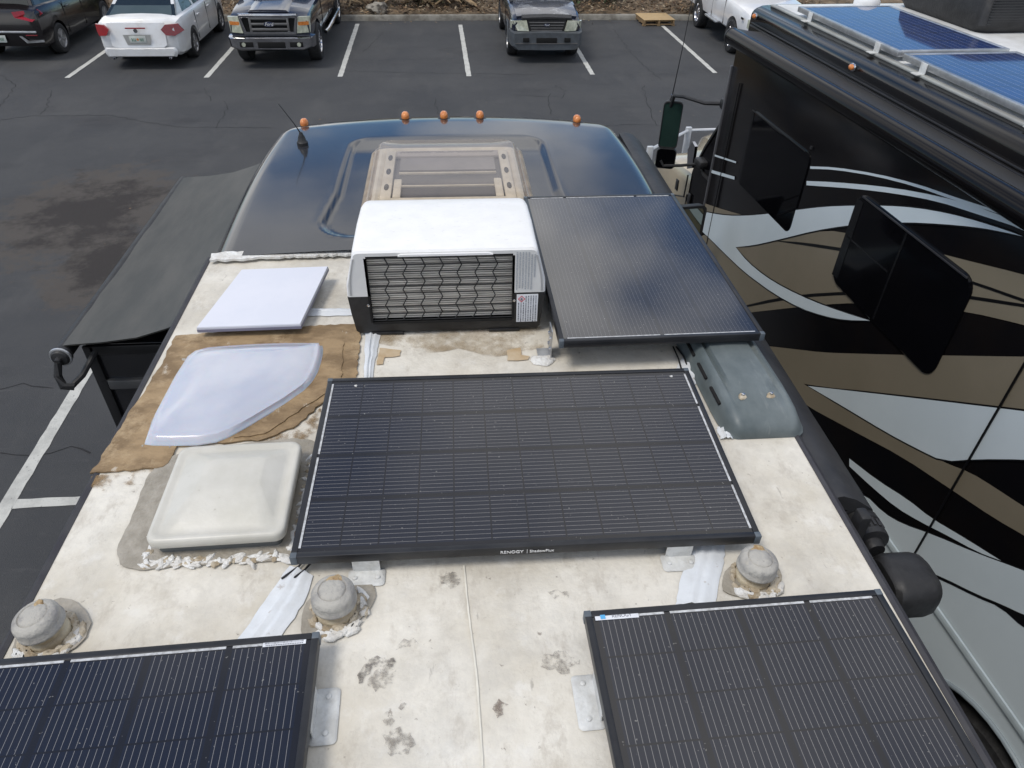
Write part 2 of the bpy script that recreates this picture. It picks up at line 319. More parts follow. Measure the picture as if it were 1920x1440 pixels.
acwhite = mat('ac_white_plastic', (.80, .80, .80), .42, col2=(.76, .76, .75), vs=10); layer(acwhite, (.5, .48, .44), 50, .60, .68, .35, (.6, 1.6, 1))
dishwhite = mat('flat_dish_white', (.64, .655, .72), .35, col2=(.61, .63, .70), vs=4)
dishgrey = mat('dish_edge_grey', (.22, .22, .30), .5)
skyl_m = mat('milky_acrylic', (.50, .52, .585), .14, col2=(.44, .465, .545), vs=3, coat=.4); skyl_m.node_tree.nodes['Principled BSDF'].inputs['Subsurface Weight'].default_value = .25
hatch_m = mat('aged_white_lid', (.57, .555, .505), .36, col2=(.50, .485, .43), vs=5, lo=.4, hi=.62, bump=.06, bs=25); layer(hatch_m, (.40, .34, .24), 3.2, .60, .72, .55, (1, .35, 1)); layer(hatch_m, (.3, .28, .22), 40, .68, .72, .5)
cap_m = mat('weathered_grey_cap', (.40, .385, .35), .7, col2=(.27, .26, .25), vs=14, lo=.42, hi=.6, bump=.4, bs=60); layer(cap_m, (.55, .50, .40), 9, .55, .66, .7); layer(cap_m, (.14, .14, .14), 50, .6, .68, .6)
capbase_m = mat('yellowed_vent_pipe', (.50, .44, .32), .5, col2=(.38, .31, .21), vs=14, bump=.3); layer(capbase_m, (.24, .19, .12), 22, .56, .68, .6)
rust_m = mat('crumbled_brown_patch', (.30, .19, .09), .9, col2=(.45, .34, .2), vs=40, bump=.8, bs=80)
fridge_m = mat('weathered_green_grey_plastic', (.080, .100, .105), .45, col2=(.15, .175, .18), vs=5, lo=.35, hi=.65, bump=.08, bs=30, scale=(1, .6, 1)); layer(fridge_m, (.30, .32, .31), 6, .58, .75, .5, (3, .7, 1)); layer(fridge_m, (.07, .085, .085), 3, .58, .72, .5)
clear_m = bpy.data.materials.new('smoked_clear_plastic'); clear_m.use_nodes = True
def mk_clear(m, tint, haze, rough):
    t = m.node_tree; n = t.nodes; l = t.links; b = n['Principled BSDF']; b.inputs['Base Color'].default_value = (*haze, 1); b.inputs['Roughness'].default_value = rough
    tr = n.new('ShaderNodeBsdfTransparent'); tr.inputs[0].default_value = (*tint, 1); x = n.new('ShaderNodeMixShader'); o = n['Material Output']
    lw = n.new('ShaderNodeLayerWeight'); lw.inputs[0].default_value = .35
    l.new(math_n(t, 'ADD', math_n(t, 'MULTIPLY', lw.outputs[1], .60), .05), x.inputs[0]); l.new(tr.outputs[0], x.inputs[1]); l.new(b.outputs[0], x.inputs[2]); l.new(x.outputs[0], o.inputs[0])
mk_clear(clear_m, (.92, .88, .83), (.42, .39, .37), .06)
tan_m = mat('tan_plastic_frame', (.34, .265, .18), .4, col2=(.21, .16, .11), vs=8)
tanlight = mat('cream_plastic', (.62, .58, .50), .45, col2=(.52, .48, .40), vs=12)
darkin = mat('dark_interior', (.05, .055, .07), .5, col2=(.08, .08, .09), vs=3)
coachblk = mat('coach_black_paint', (.004, .004, .005), .14, col2=(.006, .005, .005), vs=2, rvar=.03, spec=.22)
coachsilver = mat('coach_silver_paint', (.58, .65, .68), .3, coat=.4, col2=(.55, .62, .65), vs=2)
coachtan = mat('coach_bronze_paint', (.20, .172, .125), .35, coat=.25, col2=(.185, .16, .115), vs=2)
coachedge = mat('coach_outline_black', (.006, .006, .007), .3)
coachwin = mat('dark_window_glass', (.003, .003, .004), .06, spec=.2)
coachroof = mat('coach_white_roof', (.72, .73, .73), .5, col2=(.58, .58, .56), vs=3, bump=.1)
champagne = mat('champagne_paint', (.42, .36, .26), .22, metal=.25, coat=.7, col2=(.39, .33, .24), vs=2)
mirror_m = mat('mirror_glass', (.45, .50, .47), .04, metal=1.)
mirrordark = mat('mirror_glass_dark', (.030, .062, .052), .08, metal=.2)
glass_m = mat('car_glass', (.015, .02, .02), .05, coat=.3)
rearglass = mat('rear_window_glass', (.06, .08, .08), .08, coat=.4, col2=(.05, .07, .07), vs=2)
tyre_m = mat('tyre_rubber', (.016, .016, .017), .8, col2=(.03, .03, .03), vs=20, bump=.3)
rim_m = mat('alloy_rim', (.42, .42, .43), .35, metal=.6, col2=(.28, .28, .28), vs=9)
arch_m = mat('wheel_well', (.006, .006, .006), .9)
red_m = mat('red_tail_lens', (.30, .008, .012), .15, coat=.6, col2=(.22, .004, .01), vs=30)
lamp_m = mat('headlight_lens', (.52, .53, .42), .12, coat=.6, col2=(.36, .38, .30), vs=12)
plate_m = mat('plate_white', (.55, .58, .54), .5)
green_ink = mat('plate_green', (.05, .16, .09), .6); orange_ink = mat('plate_orange', (.60, .22, .06), .6)
grillegrey = mat('satin_grille', (.19, .185, .18), .35, metal=.5)
darkgrey = mat('bumper_grey_plastic', (.075, .085, .095), .5, col2=(.06, .066, .072), vs=8)
pallet_m = mat('pale_pine', (.50, .36, .19), .75, col2=(.40, .28, .14), vs=8, scale=(1, 12, 1))
leafy = [mat('leaf_litter_'+a, c, .85, col2=tuple(k*.6 for k in c), vs=3) for a, c in (('tan', (.24, .16, .09)), ('brown', (.10, .06, .035)), ('pale', (.36, .29, .20)))]
greenleaf = [mat('shrub_leaf_'+a, c, .6) for a, c in (('dark', (.025, .045, .015)), ('mid', (.05, .085, .025)), ('olive', (.10, .10, .04)))]
bark_m = mat('bark', (.12, .09, .065), .9, col2=(.06, .045, .03), vs=8, bump=.8)
frond_m = mat('dry_palm_frond', (.33, .24, .14), .8, col2=(.20, .14, .08), vs=5)

# ================================================================== GROUND
ZR = 2.90                                                 # roof height
g = MB(); n_ = 40
g.add([(-400, -400, 0), (400, -400, 0), (400, 400, 0), (-400, 400, 0)], [(0, 1, 2, 3)])
struct('asphalt_lot', g, asphalt, smooth=False)
KY = 23.25
def kerb_y(x): return KY - .012*x*0 + .1*math.sin(x*.35)
xs = [-40+i*1.0 for i in range(90)]
g = MB(); rr = []
for x in xs:
    y = kerb_y(x); rr.append([(x, y, -.02), (x, y+.02, .11), (x, y+.04, .135), (x, y+.17, .14), (x, y+.19, .12), (x, y+.19, -.02)])
g.rings(rr); struct('kerb', g, kerb_m)
g = MB(); rows = 24
vs = [(x+rnd.uniform(-.2, .2), kerb_y(x)+.18+j*.45*(1+j*.06), .07+.05*min(j, 6)+(noise.noise(Vector((x*.6, j*.5, 0)))*.12 if j else 0)) for j in range(rows) for x in xs]
g.add(vs, [(j*90+i, j*90+i+1, (j+1)*90+i+1, (j+1)*90+i) for j in range(rows-1) for i in range(89)])
struct('planting_bed', g, mulch_m)
def strip(a, b, w, z=.004):
    a, b = Vector(a), Vector(b); d = (b-a).normalized(); p = Vector((-d.y, d.x, 0))*w/2
    return jag([Vector((q.x, q.y, z)) for q in (a-p, b-p, b+p, a+p)], .006, .12, int(abs(a.x)*100))
for i, (x0, y0, x1, y1) in enumerate(((-8.45, 17.36, -8.50, 22.9), (-5.43, 17.33, -5.47, 22.9), (-2.46, 17.35, -2.55, 22.8), (.48, 17.34, .41, 22.7), (3.395, 17.43, 3.41, 22.9), (6.386, 17.52, 6.37, 22.6), (9.35, 17.55, 9.35, 23.0), (-11.4, 17.35, -11.5, 23))):
    g = MB(); q = strip((x0, y0, 0), (x1, y1, 0), .115); g.add(q, [tuple(range(len(q)))]); struct('parking_line', g, paint_w, smooth=False)
for a, b, w in (((-3.92, 7.3, 0), (-3.80, 2.0, 0), .12), ((-3.80, 4.42, 0), (-2.6, 4.42, 0), .105), ((-3.8, 2.0, 0), (-3.7, -4, 0), .12)):
    g = MB(); q = strip(a, b, w); g.add(q, [tuple(range(len(q)))]); struct('parking_line', g, paint_w, smooth=False)
g = MB()
def crack(pts, w=.012, seed=1):
    R = random.Random(seed); P = [at(x, y, 0) for x, y in pts]; line = []
    for a, b in zip(P, P[1:]):
        n = max(2, int((b-a).length/.11)); d = (b-a).normalized(); p = Vector((-d.y, d.x, 0))
        line += [a.lerp(b, k/n)+p*R.uniform(-.035, .035) for k in range(n)]
    line.append(P[-1]); vs = []
    for i, c in enumerate(line):
        d = (line[min(i+1, len(line)-1)]-line[max(i-1, 0)]).normalized(); p = Vector((-d.y, d.x, 0))*w*R.uniform(.25, .75)
        vs += [c+p+Vector((0, 0, .003)), c-p+Vector((0, 0, .003))]
    g.add(vs, [(2*i, 2*i+1, 2*i+3, 2*i+2) for i in range(len(line)-1)])
for k, pts in enumerate([[(1030, 175), (1028, 190), (1033, 215)], [(1150, 55), (1180, 95), (1215, 130), (1240, 150)], [(1205, 160), (1215, 200), (1232, 235)],
    [(98, 170), (88, 200), (75, 215)], [(385, 165), (395, 190)], [(420, 190), (425, 205), (405, 240)], [(815, 185), (822, 214)], [(0, 225), (60, 217), (200, 216), (330, 238), (510, 240)],
    [(640, 133), (800, 137), (1000, 140)], [(1080, 242), (1180, 233), (1260, 236)], [(0, 850), (60, 855), (130, 840), (170, 850)], [(0, 730), (40, 722), (100, 728)], [(680, 98), (700, 80), (718, 60)], [(960, 178), (1050, 182)], [(0, 140), (30, 160), (0, 200)], [(1040, 160), (1060, 170), (1052, 185)]]): crack(pts, .012, k)
struct('asphalt_cracks', g, crack_m, smooth=False)

# ================================================================== PARKED CARS
def ring_sec(y, pts):                                     # half outline (x>=0) mirrored
    r = [(x, y, z) for x, z in pts]; return r + [(-x, y, z) for x, z in reversed(pts) if x > 1e-4]
def body_sec(y, zb, zt, hw, sh=.1, crown=.03):
    zm = zb+(zt-zb)*.55
    return ring_sec(y, [(0, zb), (hw*.55, zb), (hw*.90, zb), (hw*.975, zb+.06), (hw, zb+(zm-zb)*.6), (hw, zm), (hw*.985, zt-sh), (hw*.94, zt-sh*.35), (hw*.84, zt-.01), (hw*.5, zt+crown*.7), (0, zt+crown)])
def wheel(p, x, y, r, w, side, spokes=6, rimm=None):
    a = Matrix.Translation((x, y, r)) @ Matrix.Rotation(math.pi/2*side, 4, 'Y')
    m = MB(); m.lathe([(r*.60, -w/2), (r*.9, -w/2), (r*.985, -w*.38), (r, -w*.2), (r, w*.2), (r*.985, w*.38), (r*.9, w/2), (r*.64, w/2*.96), (r*.60, w*.2)], n=28, M=a)
    t = m.build('wheel', tyre_m, p, world=False)
    m = MB(); m.lathe([(r*.66, w*.3), (r*.66, w*.43), (r*.60, w*.45), (r*.56, w*.30), (r*.12, w*.22), (r*.02, w*.22)], n=28, M=a)
    for k in range(spokes):
        an = 2*math.pi*k/spokes; M2 = a @ Matrix.Rotation(an, 4, 'Z') @ Matrix.Translation((r*.34, 0, w*.34)); m.box((0, 0, 0), (r*.52, r*.13, .03), M=M2, bev=.008)
    m.lathe([(r*.14, w*.3), (r*.14, w*.42), (r*.05, w*.46), (.001, w*.46)], n=14, M=a)
    m.build('rim', rimm or rim_m, t, world=False)
    return t
def car_base(p, paint, secs, wheels, r, label=None, arch=1.14, well=True):
    m = MB(); m.rings([body_sec(*s) for s in secs]); b = m.build('body', paint, p, world=False)
    hw = max(s[3] for s in secs); cs = []
    for y in wheels:
        for s in (1, -1):
            c = MB(); c.lathe([(r*arch, -.16), (r*arch, .16)], n=32, M=Matrix.Translation((s*(hw-.10), y, r*1.02)) @ Matrix.Rotation(math.pi/2, 4, 'Y')); cs.append(c)
    cut(b, cs)
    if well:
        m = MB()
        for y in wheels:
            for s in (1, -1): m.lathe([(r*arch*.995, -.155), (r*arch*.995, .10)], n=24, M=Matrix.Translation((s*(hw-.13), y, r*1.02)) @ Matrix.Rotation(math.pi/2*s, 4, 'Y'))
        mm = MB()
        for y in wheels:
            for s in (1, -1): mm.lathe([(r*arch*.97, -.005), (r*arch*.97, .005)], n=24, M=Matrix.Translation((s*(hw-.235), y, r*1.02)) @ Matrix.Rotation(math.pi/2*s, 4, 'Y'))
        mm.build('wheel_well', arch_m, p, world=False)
    return b
def quad_slab(m, pts, nrm, t=.006):
    m.prism([Vector(p) for p in pts], Vector(nrm).normalized()*t)
def glasshouse(p, paint, base, roof, hwb, hwr, zb, zr, gl=None, pillars=(), rear_gl=None):
    # base = (y_rear, y_front) at belt line, roof = (y_rear, y_front) at roof height; trapezoid of glass, painted roof and pillars
    (yb0, yb1), (yr0, yr1) = base, roof
    m = MB(); m.rings([[(-hwb, yb0, zb), (hwb, yb0, zb), (hwb, yb1, zb), (-hwb, yb1, zb)], [(-hwr, yr0, zr), (hwr, yr0, zr), (hwr, yr1, zr), (-hwr, yr1, zr)]])
    m.build('side_windows', gl or glass_m, p, world=False, smooth=False)
    m = MB(); o1 = rrect(0, (yr0+yr1)/2, 2*hwr+.05, yr1-yr0+.08, .14)
    m.rings([[(x, y, zr-.035) for x, y in o1], [(x*1.0, y, zr) for x, y in o1], [(x*.96, y, zr+.022) for x, y in ring2(o1, (yr0+yr1)/2, .97)], [(x*.8, y, zr+.035) for x, y in ring2(o1, (yr0+yr1)/2, .85)]])
    m.build('roof', paint, p, world=False)
    m = MB()
    for s in (1, -1):
        for (t0, t1, t0r, t1r) in pillars:                # fractions along the base and along the roof
            y = lambda t, z0: (yb0+(yb1-yb0)*t) if z0 else (yr0+(yr1-yr0)*t)
            quad_slab(m, [(s*hwb, y(t0, 1), zb-.02), (s*hwb, y(t1, 1), zb-.02), (s*hwr, y(t1r, 0), zr), (s*hwr, y(t0r, 0), zr)], (s, 0, .3), .012)
        for (yb, yr, d) in ((yb0, yr0, -1), (yb1, yr1, 1)):
            quad_slab(m, [(s*hwb, yb, zb-.02), (s*(hwb-.07), yb, zb-.02), (s*(hwr-.07), yr, zr), (s*hwr, yr, zr)], (0, d, .4), .012)
            quad_slab(m, [(s*hwb, yb, zb-.02), (s*hwb, yb-d*.09, zb-.02), (s*hwr, yr-d*.07, zr), (s*hwr, yr, zr)], (s, 0, .3), .012)
    m.build('pillars', paint, p, world=False, smooth=False)
    if rear_gl:
        m = MB(); quad_slab(m, [(hwb-.08, yb0, zb+.01), (-hwb+.08, yb0, zb+.01), (-hwr+.07, yr0, zr-.03), (hwr-.07, yr0, zr-.03)], (0, -1, .5), .008); m.build('rear_window', rear_gl, p, world=False, smooth=False)
def ring2(o, cy, s): return [(x, cy+(y-cy)*s) for x, y in o]
def handles(p, m_, spots, hw, z):
    for y in spots:
        for s in (1, -1):
            m = MB(); m.box((s*(hw+.012), y, z), (.03, .20, .035), bev=.012); m.build('door_handle', m_, p, world=False)
def seams(p, spots, hw, z0, z1, m_=None):
    for y in spots:
        for s in (1, -1): m = MB(); m.box((s*(hw-.004), y, (z0+z1)/2), (.012, .010, z1-z0)); m.build('door_seam', m_ or arch_m, p, world=False, smooth=False)
def plate(p, x, y, z, d, label=None, w=.30, h=.15):
    m = MB(); m.box((x, y, z), (w, .008, h), bev=.003); q = m.build('license_plate', plate_m, p, world=False)
    m = MB(); R = random.Random(5)
    for k in range(8):
        if k in (3, 4): continue
        for q_ in range(3): m.box((x-.119+k*.034+R.uniform(-.004, .004), y+d*.006, z-.028+q_*.022), (R.uniform(.012, .024), .003, R.uniform(.010, .018)))
    m.build('plate_characters', green_ink, q, world=False)
    m = MB(); m.lathe([(.026, 0), (.026, .003)], n=12, M=Matrix.Translation((x, y+d*.004, z)) @ Matrix.Rotation(-d*math.pi/2, 4, 'X')); m.build('plate_emblem', orange_ink, q, world=False)
def side_mirror(p, m_, y, hw, z, sz=(.22, .12, .17)):
    for s in (1, -1):
        m = MB(); m.box((s*(hw+.13), y, z), sz, bev=.045); m.box((s*(hw+.02), y, z-.04), (.12, .05, .04), bev=.01); m.build('side_mirror', m_, p, world=False)

# --- white sedan, tail towards us
white_car = mat('white_car_paint', (.70, .71, .72), .22, coat=.7, col2=(.64, .64, .63), vs=2.5); layer(white_car, (.42, .40, .36), 5, .60, .8, .35)
t = thing('parked_car', (-6.98, 20.5, 0), 'white four door sedan parked tail out between the black crossover and the dark pickup', 'car', 'vehicles parked nose or tail to the kerb', rz=math.radians(.8))
HL = 2.42
S = [(-HL, .42, .72, .72, .06, .02), (-HL+.05, .30, .86, .83, .09, .02), (-HL+.16, .27, .98, .885, .1, .03), (-HL+.5, .24, 1.03, .91, .12, .03), (-1.2, .22, 1.02, .915, .12, .03), (0, .2, 1.0, .915, .12, .03), (.9, .2, .98, .915, .12, .03), (1.35, .22, .93, .905, .12, .04), (1.9, .24, .84, .87, .12, .04), (2.25, .27, .74, .78, .1, .03), (2.42, .32, .6, .6, .08, .02)]
car_base(t, white_car, S, (-1.32, 1.42), .325)
glasshouse(t, white_car, (-1.95, 1.25), (-1.15, .35), .78, .60, 1.0, 1.42, pillars=((.44, .485, .40, .445), (.0, .16, 0, .05)), rear_gl=rearglass)
for y in (-1.32, 1.42):
    for s in (1, -1): wheel(t, s*.80, y, .325, .21, s, 7)
seams(t, (-.93, .12, 1.12), .915, .34, .95); handles(t, white_car, (-.72, .32), .915, .83)
for s in (1, -1):                                          # wedge tail lamps wrapping the corner
    m = MB(); m.prism([(s*.56, -2.46, .85), (s*.64, -2.45, .73), (s*.82, -2.40, .71), (s*.955, -2.12, .76), (s*.89, -2.26, .93), (s*.66, -2.42, .94)], (0, -.06, 0)); m.build('tail_lamp', red_m, t, world=False)
m = MB(); m.prism([(-.62, -2.35, .965), (.62, -2.35, .965), (.60, -2.44, .52), (.52, -2.455, .47), (-.52, -2.455, .47), (-.60, -2.44, .52)], (0, -.035, 0)); m.build('boot_lid', white_car, t, world=False)
m = MB(); m.box((0, -2.47, .87), (.44, .02, .028), bev=.01); m.build('high_stop_lamp', red_m, t, world=False)
m = MB(); m.prism([(-.30, -2.484, .74), (.30, -2.484, .74), (.25, -2.484, .53), (-.25, -2.484, .53)], (0, -.006, 0)); m.build('plate_recess', mat('grey_recess', (.38, .38, .36), .5), t, world=False, smooth=False)
plate(t, 0, -2.494, .645, -1, w=.36, h=.14)
m = MB(); m.rings([ring_sec(-2.46, [(0, .27), (.75, .27), (.80, .36), (.80, .42), (.76, .47), (0, .47)]), ring_sec(-2.52, [(0, .30), (.70, .30), (.74, .37), (.74, .42), (.72, .45), (0, .45)])]); m.build('rear_bumper', white_car, t, world=False)
for s in (1, -1):
    m = MB(); m.lathe([(.035, 0), (.035, .12), (.03, .12), (.028, .02)], n=12, M=Matrix.Translation((s*.62, -2.40, .26)) @ Matrix.Rotation(math.pi/2, 4, 'X')); m.build('exhaust_tip', chrome, t, world=False)
m = MB(); m.lathe([(.045, 0), (.045, .006)], n=16, M=Matrix.Translation((0, -2.487, .82)) @ Matrix.Rotation(math.pi/2, 4, 'X')); m.build('emblem', chrome, t, world=False)
side_mirror(t, white_car, 1.0, .86, 1.02)

# --- black crossover, tail towards us, at the left edge
black_car = mat('black_crossover_paint', (.012, .010, .011), .2, coat=.6)
t = thing('parked_car', (-10.18, 20.95, 0), 'black crossover with silver bumper trim parked tail out at the far left', 'car', 'vehicles parked nose or tail to the kerb', rz=math.radians(-1))
S = [(-2.18, .45, .9, .75, .06, .02), (-2.12, .32, 1.08, .87, .09, .02), (-1.95, .28, 1.16, .90, .1, .03), (-1.2, .26, 1.13, .905, .12, .03), (0, .24, 1.08, .905, .12, .03), (1.0, .24, 1.05, .905, .12, .03), (1.5, .26, .98, .89, .12, .04), (1.95, .3, .86, .83, .1, .03), (2.18, .36, .66, .65, .08, .02)]
car_base(t, black_car, S, (-1.35, 1.38), .335, arch=1.15)
glasshouse(t, black_car, (-2.0, 1.3), (-1.7, .45), .80, .64, 1.08, 1.52, pillars=((.40, .44, .38, .42), (0, .12, 0, .10), (.68, .71, .72, .76)), rear_gl=glass_m)
for y in (-1.35, 1.38):
    for s in (1, -1): wheel(t, s*.80, y, .335, .21, s, 5)
seams(t, (-.85, .15, 1.1), .905, .36, 1.05); handles(t, black_car, (-.65, .35), .905, .92)
for s in (1, -1):
    m = MB(); m.prism([(s*.40, -2.20, 1.06), (s*.44, -2.22, .95), (s*.78, -2.19, .86), (s*.92, -1.90, .98), (s*.87, -1.96, 1.08)], (0, -.04, 0)); m.build('tail_lamp', red_m, t, world=False)
    m = MB(); m.prism([(s*.38, -2.22, .56), (s*.44, -2.22, .56), (s*.54, -2.21, .46), (s*.86, -2.14, .47), (s*.86, -2.14, .42), (s*.50, -2.21, .41)], (0, -.02, 0)); m.build('bumper_trim', alu, t, world=False)
    m = MB(); m.box((s*.64, -2.19, .57), (.26, .02, .025), bev=.006); m.build('reflector', red_m, t, world=False)
m = MB(); m.box((0, -2.20, .64), (1.56, .05, .05), bev=.02); m.build('bumper_step', alu, t, world=False)
plate(t, -.12, -2.225, .50, -1, w=.36, h=.15)
m = MB(); m.box((0, -1.80, 1.56), (1.1, .25, .03), bev=.01); m.build('spoiler', black_car, t, world=False)
for s in (1, -1): m = MB(); m.tube([(s*.58, -1.5, 1.555), (s*.58, -1.4, 1.60), (s*.58, .3, 1.60), (s*.58, .4, 1.555)], .014, 6); m.build('roof_rail', alu, t, world=False)

# --- dark full-size pickup, nose towards us
dk = mat('dark_pickup_paint_sky_tint', (.020, .026, .044), .16, coat=.8, col2=(.016, .02, .034), vs=2)  # blue in the base colour stands in for sky reflected on the bonnet
t = thing('pickup_truck', (-4.0, 21.15, 0), 'dark pickup with a wide chrome grille and bumper parked nose out beside the white sedan', 'pickup truck', 'vehicles parked nose or tail to the kerb', rz=math.pi)
S = [(-3.1, .55, 1.2, .93, .1, .01), (-3.0, .5, 1.28, .95, .1, .01), (-1.0, .48, 1.28, .95, .1, .01), (.9, .48, 1.28, .95, .1, .01), (1.3, .48, 1.27, .945, .1, .03), (1.7, .48, 1.25, .94, .12, .05), (2.5, .5, 1.20, .92, .12, .05), (2.92, .55, 1.14, .90, .1, .04), (3.04, .6, 1.05, .88, .08, .02)]
car_base(t, dk, S, (-1.75, 2.2), .41, arch=1.16)
glasshouse(t, dk, (-1.0, 1.42), (-.85, .75), .84, .70, 1.27, 1.85, pillars=((.45, .50, .45, .50),))
for y in (-1.75, 2.2):
    for s in (1, -1): wheel(t, s*.83, y, .41, .27, s, 8, chrome)
m = MB(); m.rings([ring_sec(y, [(0, z-.02), (.34, z-.02), (.46, z-.02), (.40, z+.025), (.2, z+.035), (0, z+.035)]) for y, z in ((1.5, 1.305), (2.4, 1.255), (2.95, 1.185))]); m.build('bonnet_bulge', dk, t, world=False)
m = MB()                                                   # chrome grille surround
gy = 3.06
def frame_xz(m, y, x0, x1, z0, z1, w, d, x0b=None, x1b=None):
    x0b = x0 if x0b is None else x0b; x1b = x1 if x1b is None else x1b
    O = [(x0b, z0), (x1b, z0), (x1, z1), (x0, z1)]; I = [(x0b+w, z0+w), (x1b-w, z0+w), (x1-w, z1-w), (x0+w, z1-w)]
    vs = [(x, y, z) for x, z in O] + [(x, y, z) for x, z in I] + [(x, y+d, z) for x, z in O] + [(x, y+d, z) for x, z in I]
    fs = []
    for i in range(4):
        j = (i+1) % 4; fs += [(8+i, 8+j, 12+j, 12+i), (i, 4+i, 4+j, j), (i, j, 8+j, 8+i), (4+i, 12+i, 12+j, 4+j)]
    m.add(vs, fs)
frame_xz(m, 3.02, -.66, .66, .74, 1.16, .055, .09, -.58, .58); m.box((0, 3.09, 1.12), (1.30, .05, .09), bev=.025); m.build('grille_surround', chrome, t, world=False, ang=50)
m = MB(); m.box((0, 3.03, .94), (1.14, .05, .34)); m.build('grille_opening', arch_m, t, world=False, smooth=False)
m = MB()
for x in (-.42, .42): m.box((x, 3.075, .93), (.05, .04, .33), bev=.008)
for z in (1.06, .95, .84): m.box((0, 3.075, z), (.82, .045, .05), bev=.012)
m.build('grille_bars', grillegrey, t, world=False)
def oval(p, x, y, z, w, h, word, rz=0, ts=.07):
    for sc, mm, dy in ((1, chrome, .012), (.86, mat('emblem_blue', (.012, .02, .06), .25), .015)):
        q = MB(); q.rings([[(x+w/2*sc*math.cos(a), y+k, z+h/2*sc*math.sin(a)) for a in [2*math.pi*i/28 for i in range(28)]] for k in (0, dy)]); q.build('emblem', mm, p, world=False)
    text('emblem_lettering', word, ts, white_m, Matrix.Translation((x, y+.017, z)) @ Matrix.Rotation(math.pi, 4, 'Z') @ Matrix.Rotation(math.pi/2, 4, 'X'), p, shear=.3, world=False)
oval(t, 0, 3.09, .95, .25, .11, 'Ford', ts=.095)
for s in (1, -1):
    m = MB(); m.prism([(s*.66, 3.00, 1.10), (s*.60, 3.04, .77), (s*.89, 2.94, .77), (s*.91, 2.92, 1.09)], (0, .09, 0)); q = m.build('headlight', lamp_m, t, world=False)
    m = MB(); m.prism([(s*.655, 3.094, 1.0), (s*.64, 3.10, .925), (s*.875, 3.032, .925), (s*.885, 3.03, 1.0)], (0, .006, 0)); m.build('turn_signal', amber, q, world=False)
m = MB(); O = [(.98, .70), (.98, .50), (.78, .42), (0, .40)]
m.rings([ring_sec(2.86, [(0, .40), (.72, .40), (.96, .47), (.97, .70), (0, .70)]), ring_sec(3.12, [(0, .40), (.72, .40), (.93, .48), (.94, .70), (0, .70)]), ring_sec(3.18, [(0, .44), (.70, .44), (.89, .51), (.90, .67), (0, .67)])]); m.build('front_bumper', chrome, t, world=False)
m = MB(); m.box((0, 3.185, .53), (.62, .02, .13), bev=.01)
for s in (1, -1): m.box((s*.56, 3.182, .54), (.30, .02, .11), bev=.01)
m.build('bumper_openings', arch_m, t, world=False)
for s in (1, -1): m = MB(); m.lathe([(.045, 0), (.045, .01)], n=14, M=Matrix.Translation((s*.62, 3.197, .545)) @ Matrix.Rotation(-math.pi/2, 4, 'X')); m.build('fog_lamp', lamp_m, t, world=False)
for s in (1, -1): m = MB(); m.tube([(s*1.0, 1.5, .46), (s*1.03, 1.2, .46), (s*1.03, -1.0, .46), (s*1.0, -1.2, .46)], .045, 8); m.build('side_step', chrome, t, world=False)
seams(t, (.15, 1.35, -1.0), .95, .55, 1.22); handles(t, dk, (.35, -.8), .95, 1.1); side_mirror(t, dk, 1.25, .95, 1.3, (.2, .12, .32))

# --- dark blue SUV, nose towards us
nb = mat('faded_navy_paint', (.016, .020, .034), .2, coat=.7, col2=(.012, .015, .025), vs=2)
nbh = mat('peeling_bonnet_paint', (.022, .03, .055), .2, coat=.6, col2=(.016, .02, .035), vs=3); layer(nbh, (.19, .20, .22), 2.3, .54, .57, .8, (1, 1.5, 1), offset=(1, 0, 0))
t = thing('parked_car', (2.40, 21.0, 0), 'dark blue SUV with a peeling bonnet and grey bumper parked nose out between two lines', 'car', 'vehicles parked nose or tail to the kerb', rz=math.pi)
S = [(-2.4, .5, 1.1, .85, .1, .01), (-2.3, .42, 1.18, .87, .1, .01), (-1.0, .40, 1.16, .885, .1, .01), (.6, .40, 1.14, .885, .1, .01), (1.0, .40, 1.12, .88, .1, .03), (1.5, .40, 1.10, .875, .12, .05), (2.1, .42, 1.04, .86, .12, .05), (2.36, .45, .99, .83, .1, .03), (2.46, .5, .92, .78, .08, .02)]
car_base(t, nb, S, (-1.25, 1.62), .36, arch=1.15)
glasshouse(t, nb, (-2.3, 1.15), (-2.1, .5), .79, .64, 1.13, 1.75, pillars=((.42, .46, .42, .46), (.70, .74, .70, .74)))
for y in (-1.25, 1.62):
    for s in (1, -1): wheel(t, s*.77, y, .36, .24, s, 5)
m = MB(); rr = []
for y, z, w in ((1.12, 1.152, .70), (1.5, 1.155, .74), (2.1, 1.095, .74), (2.38, 1.035, .72)): rr.append(ring_sec(y, [(0, z-.03), (w, z-.05), (w, z-.02), (w*.6, z+.008), (.2, z+.015), (0, z+.006)]))
m.rings(rr); m.build('bonnet', nbh, t, world=False)
m = MB(); m.rings([ring_sec(2.36, [(0, .99), (.62, .98), (.60, 1.045), (0, 1.065)]), ring_sec(2.50, [(0, .97), (.60, .96), (.58, 1.0), (0, 1.02)])]); m.build('bonnet_deflector', blackplastic, t, world=False)
m = MB(); m.prism([(-.47, 2.46, .95), (.47, 2.46, .95), (.40, 2.46, .69), (-.40, 2.46, .69)], (0, .03, 0)); m.build('grille', blackplastic, t, world=False, smooth=False)
m = MB()
for z in (.90, .84, .78, .73): m.box((0, 2.50, z), (.86-(.95-z)*.5, .022, .02), bev=.004)
m.build('grille_bars', grillegrey, t, world=False); oval(t, 0, 2.505, .85, .16, .07, 'Ford', ts=.058)
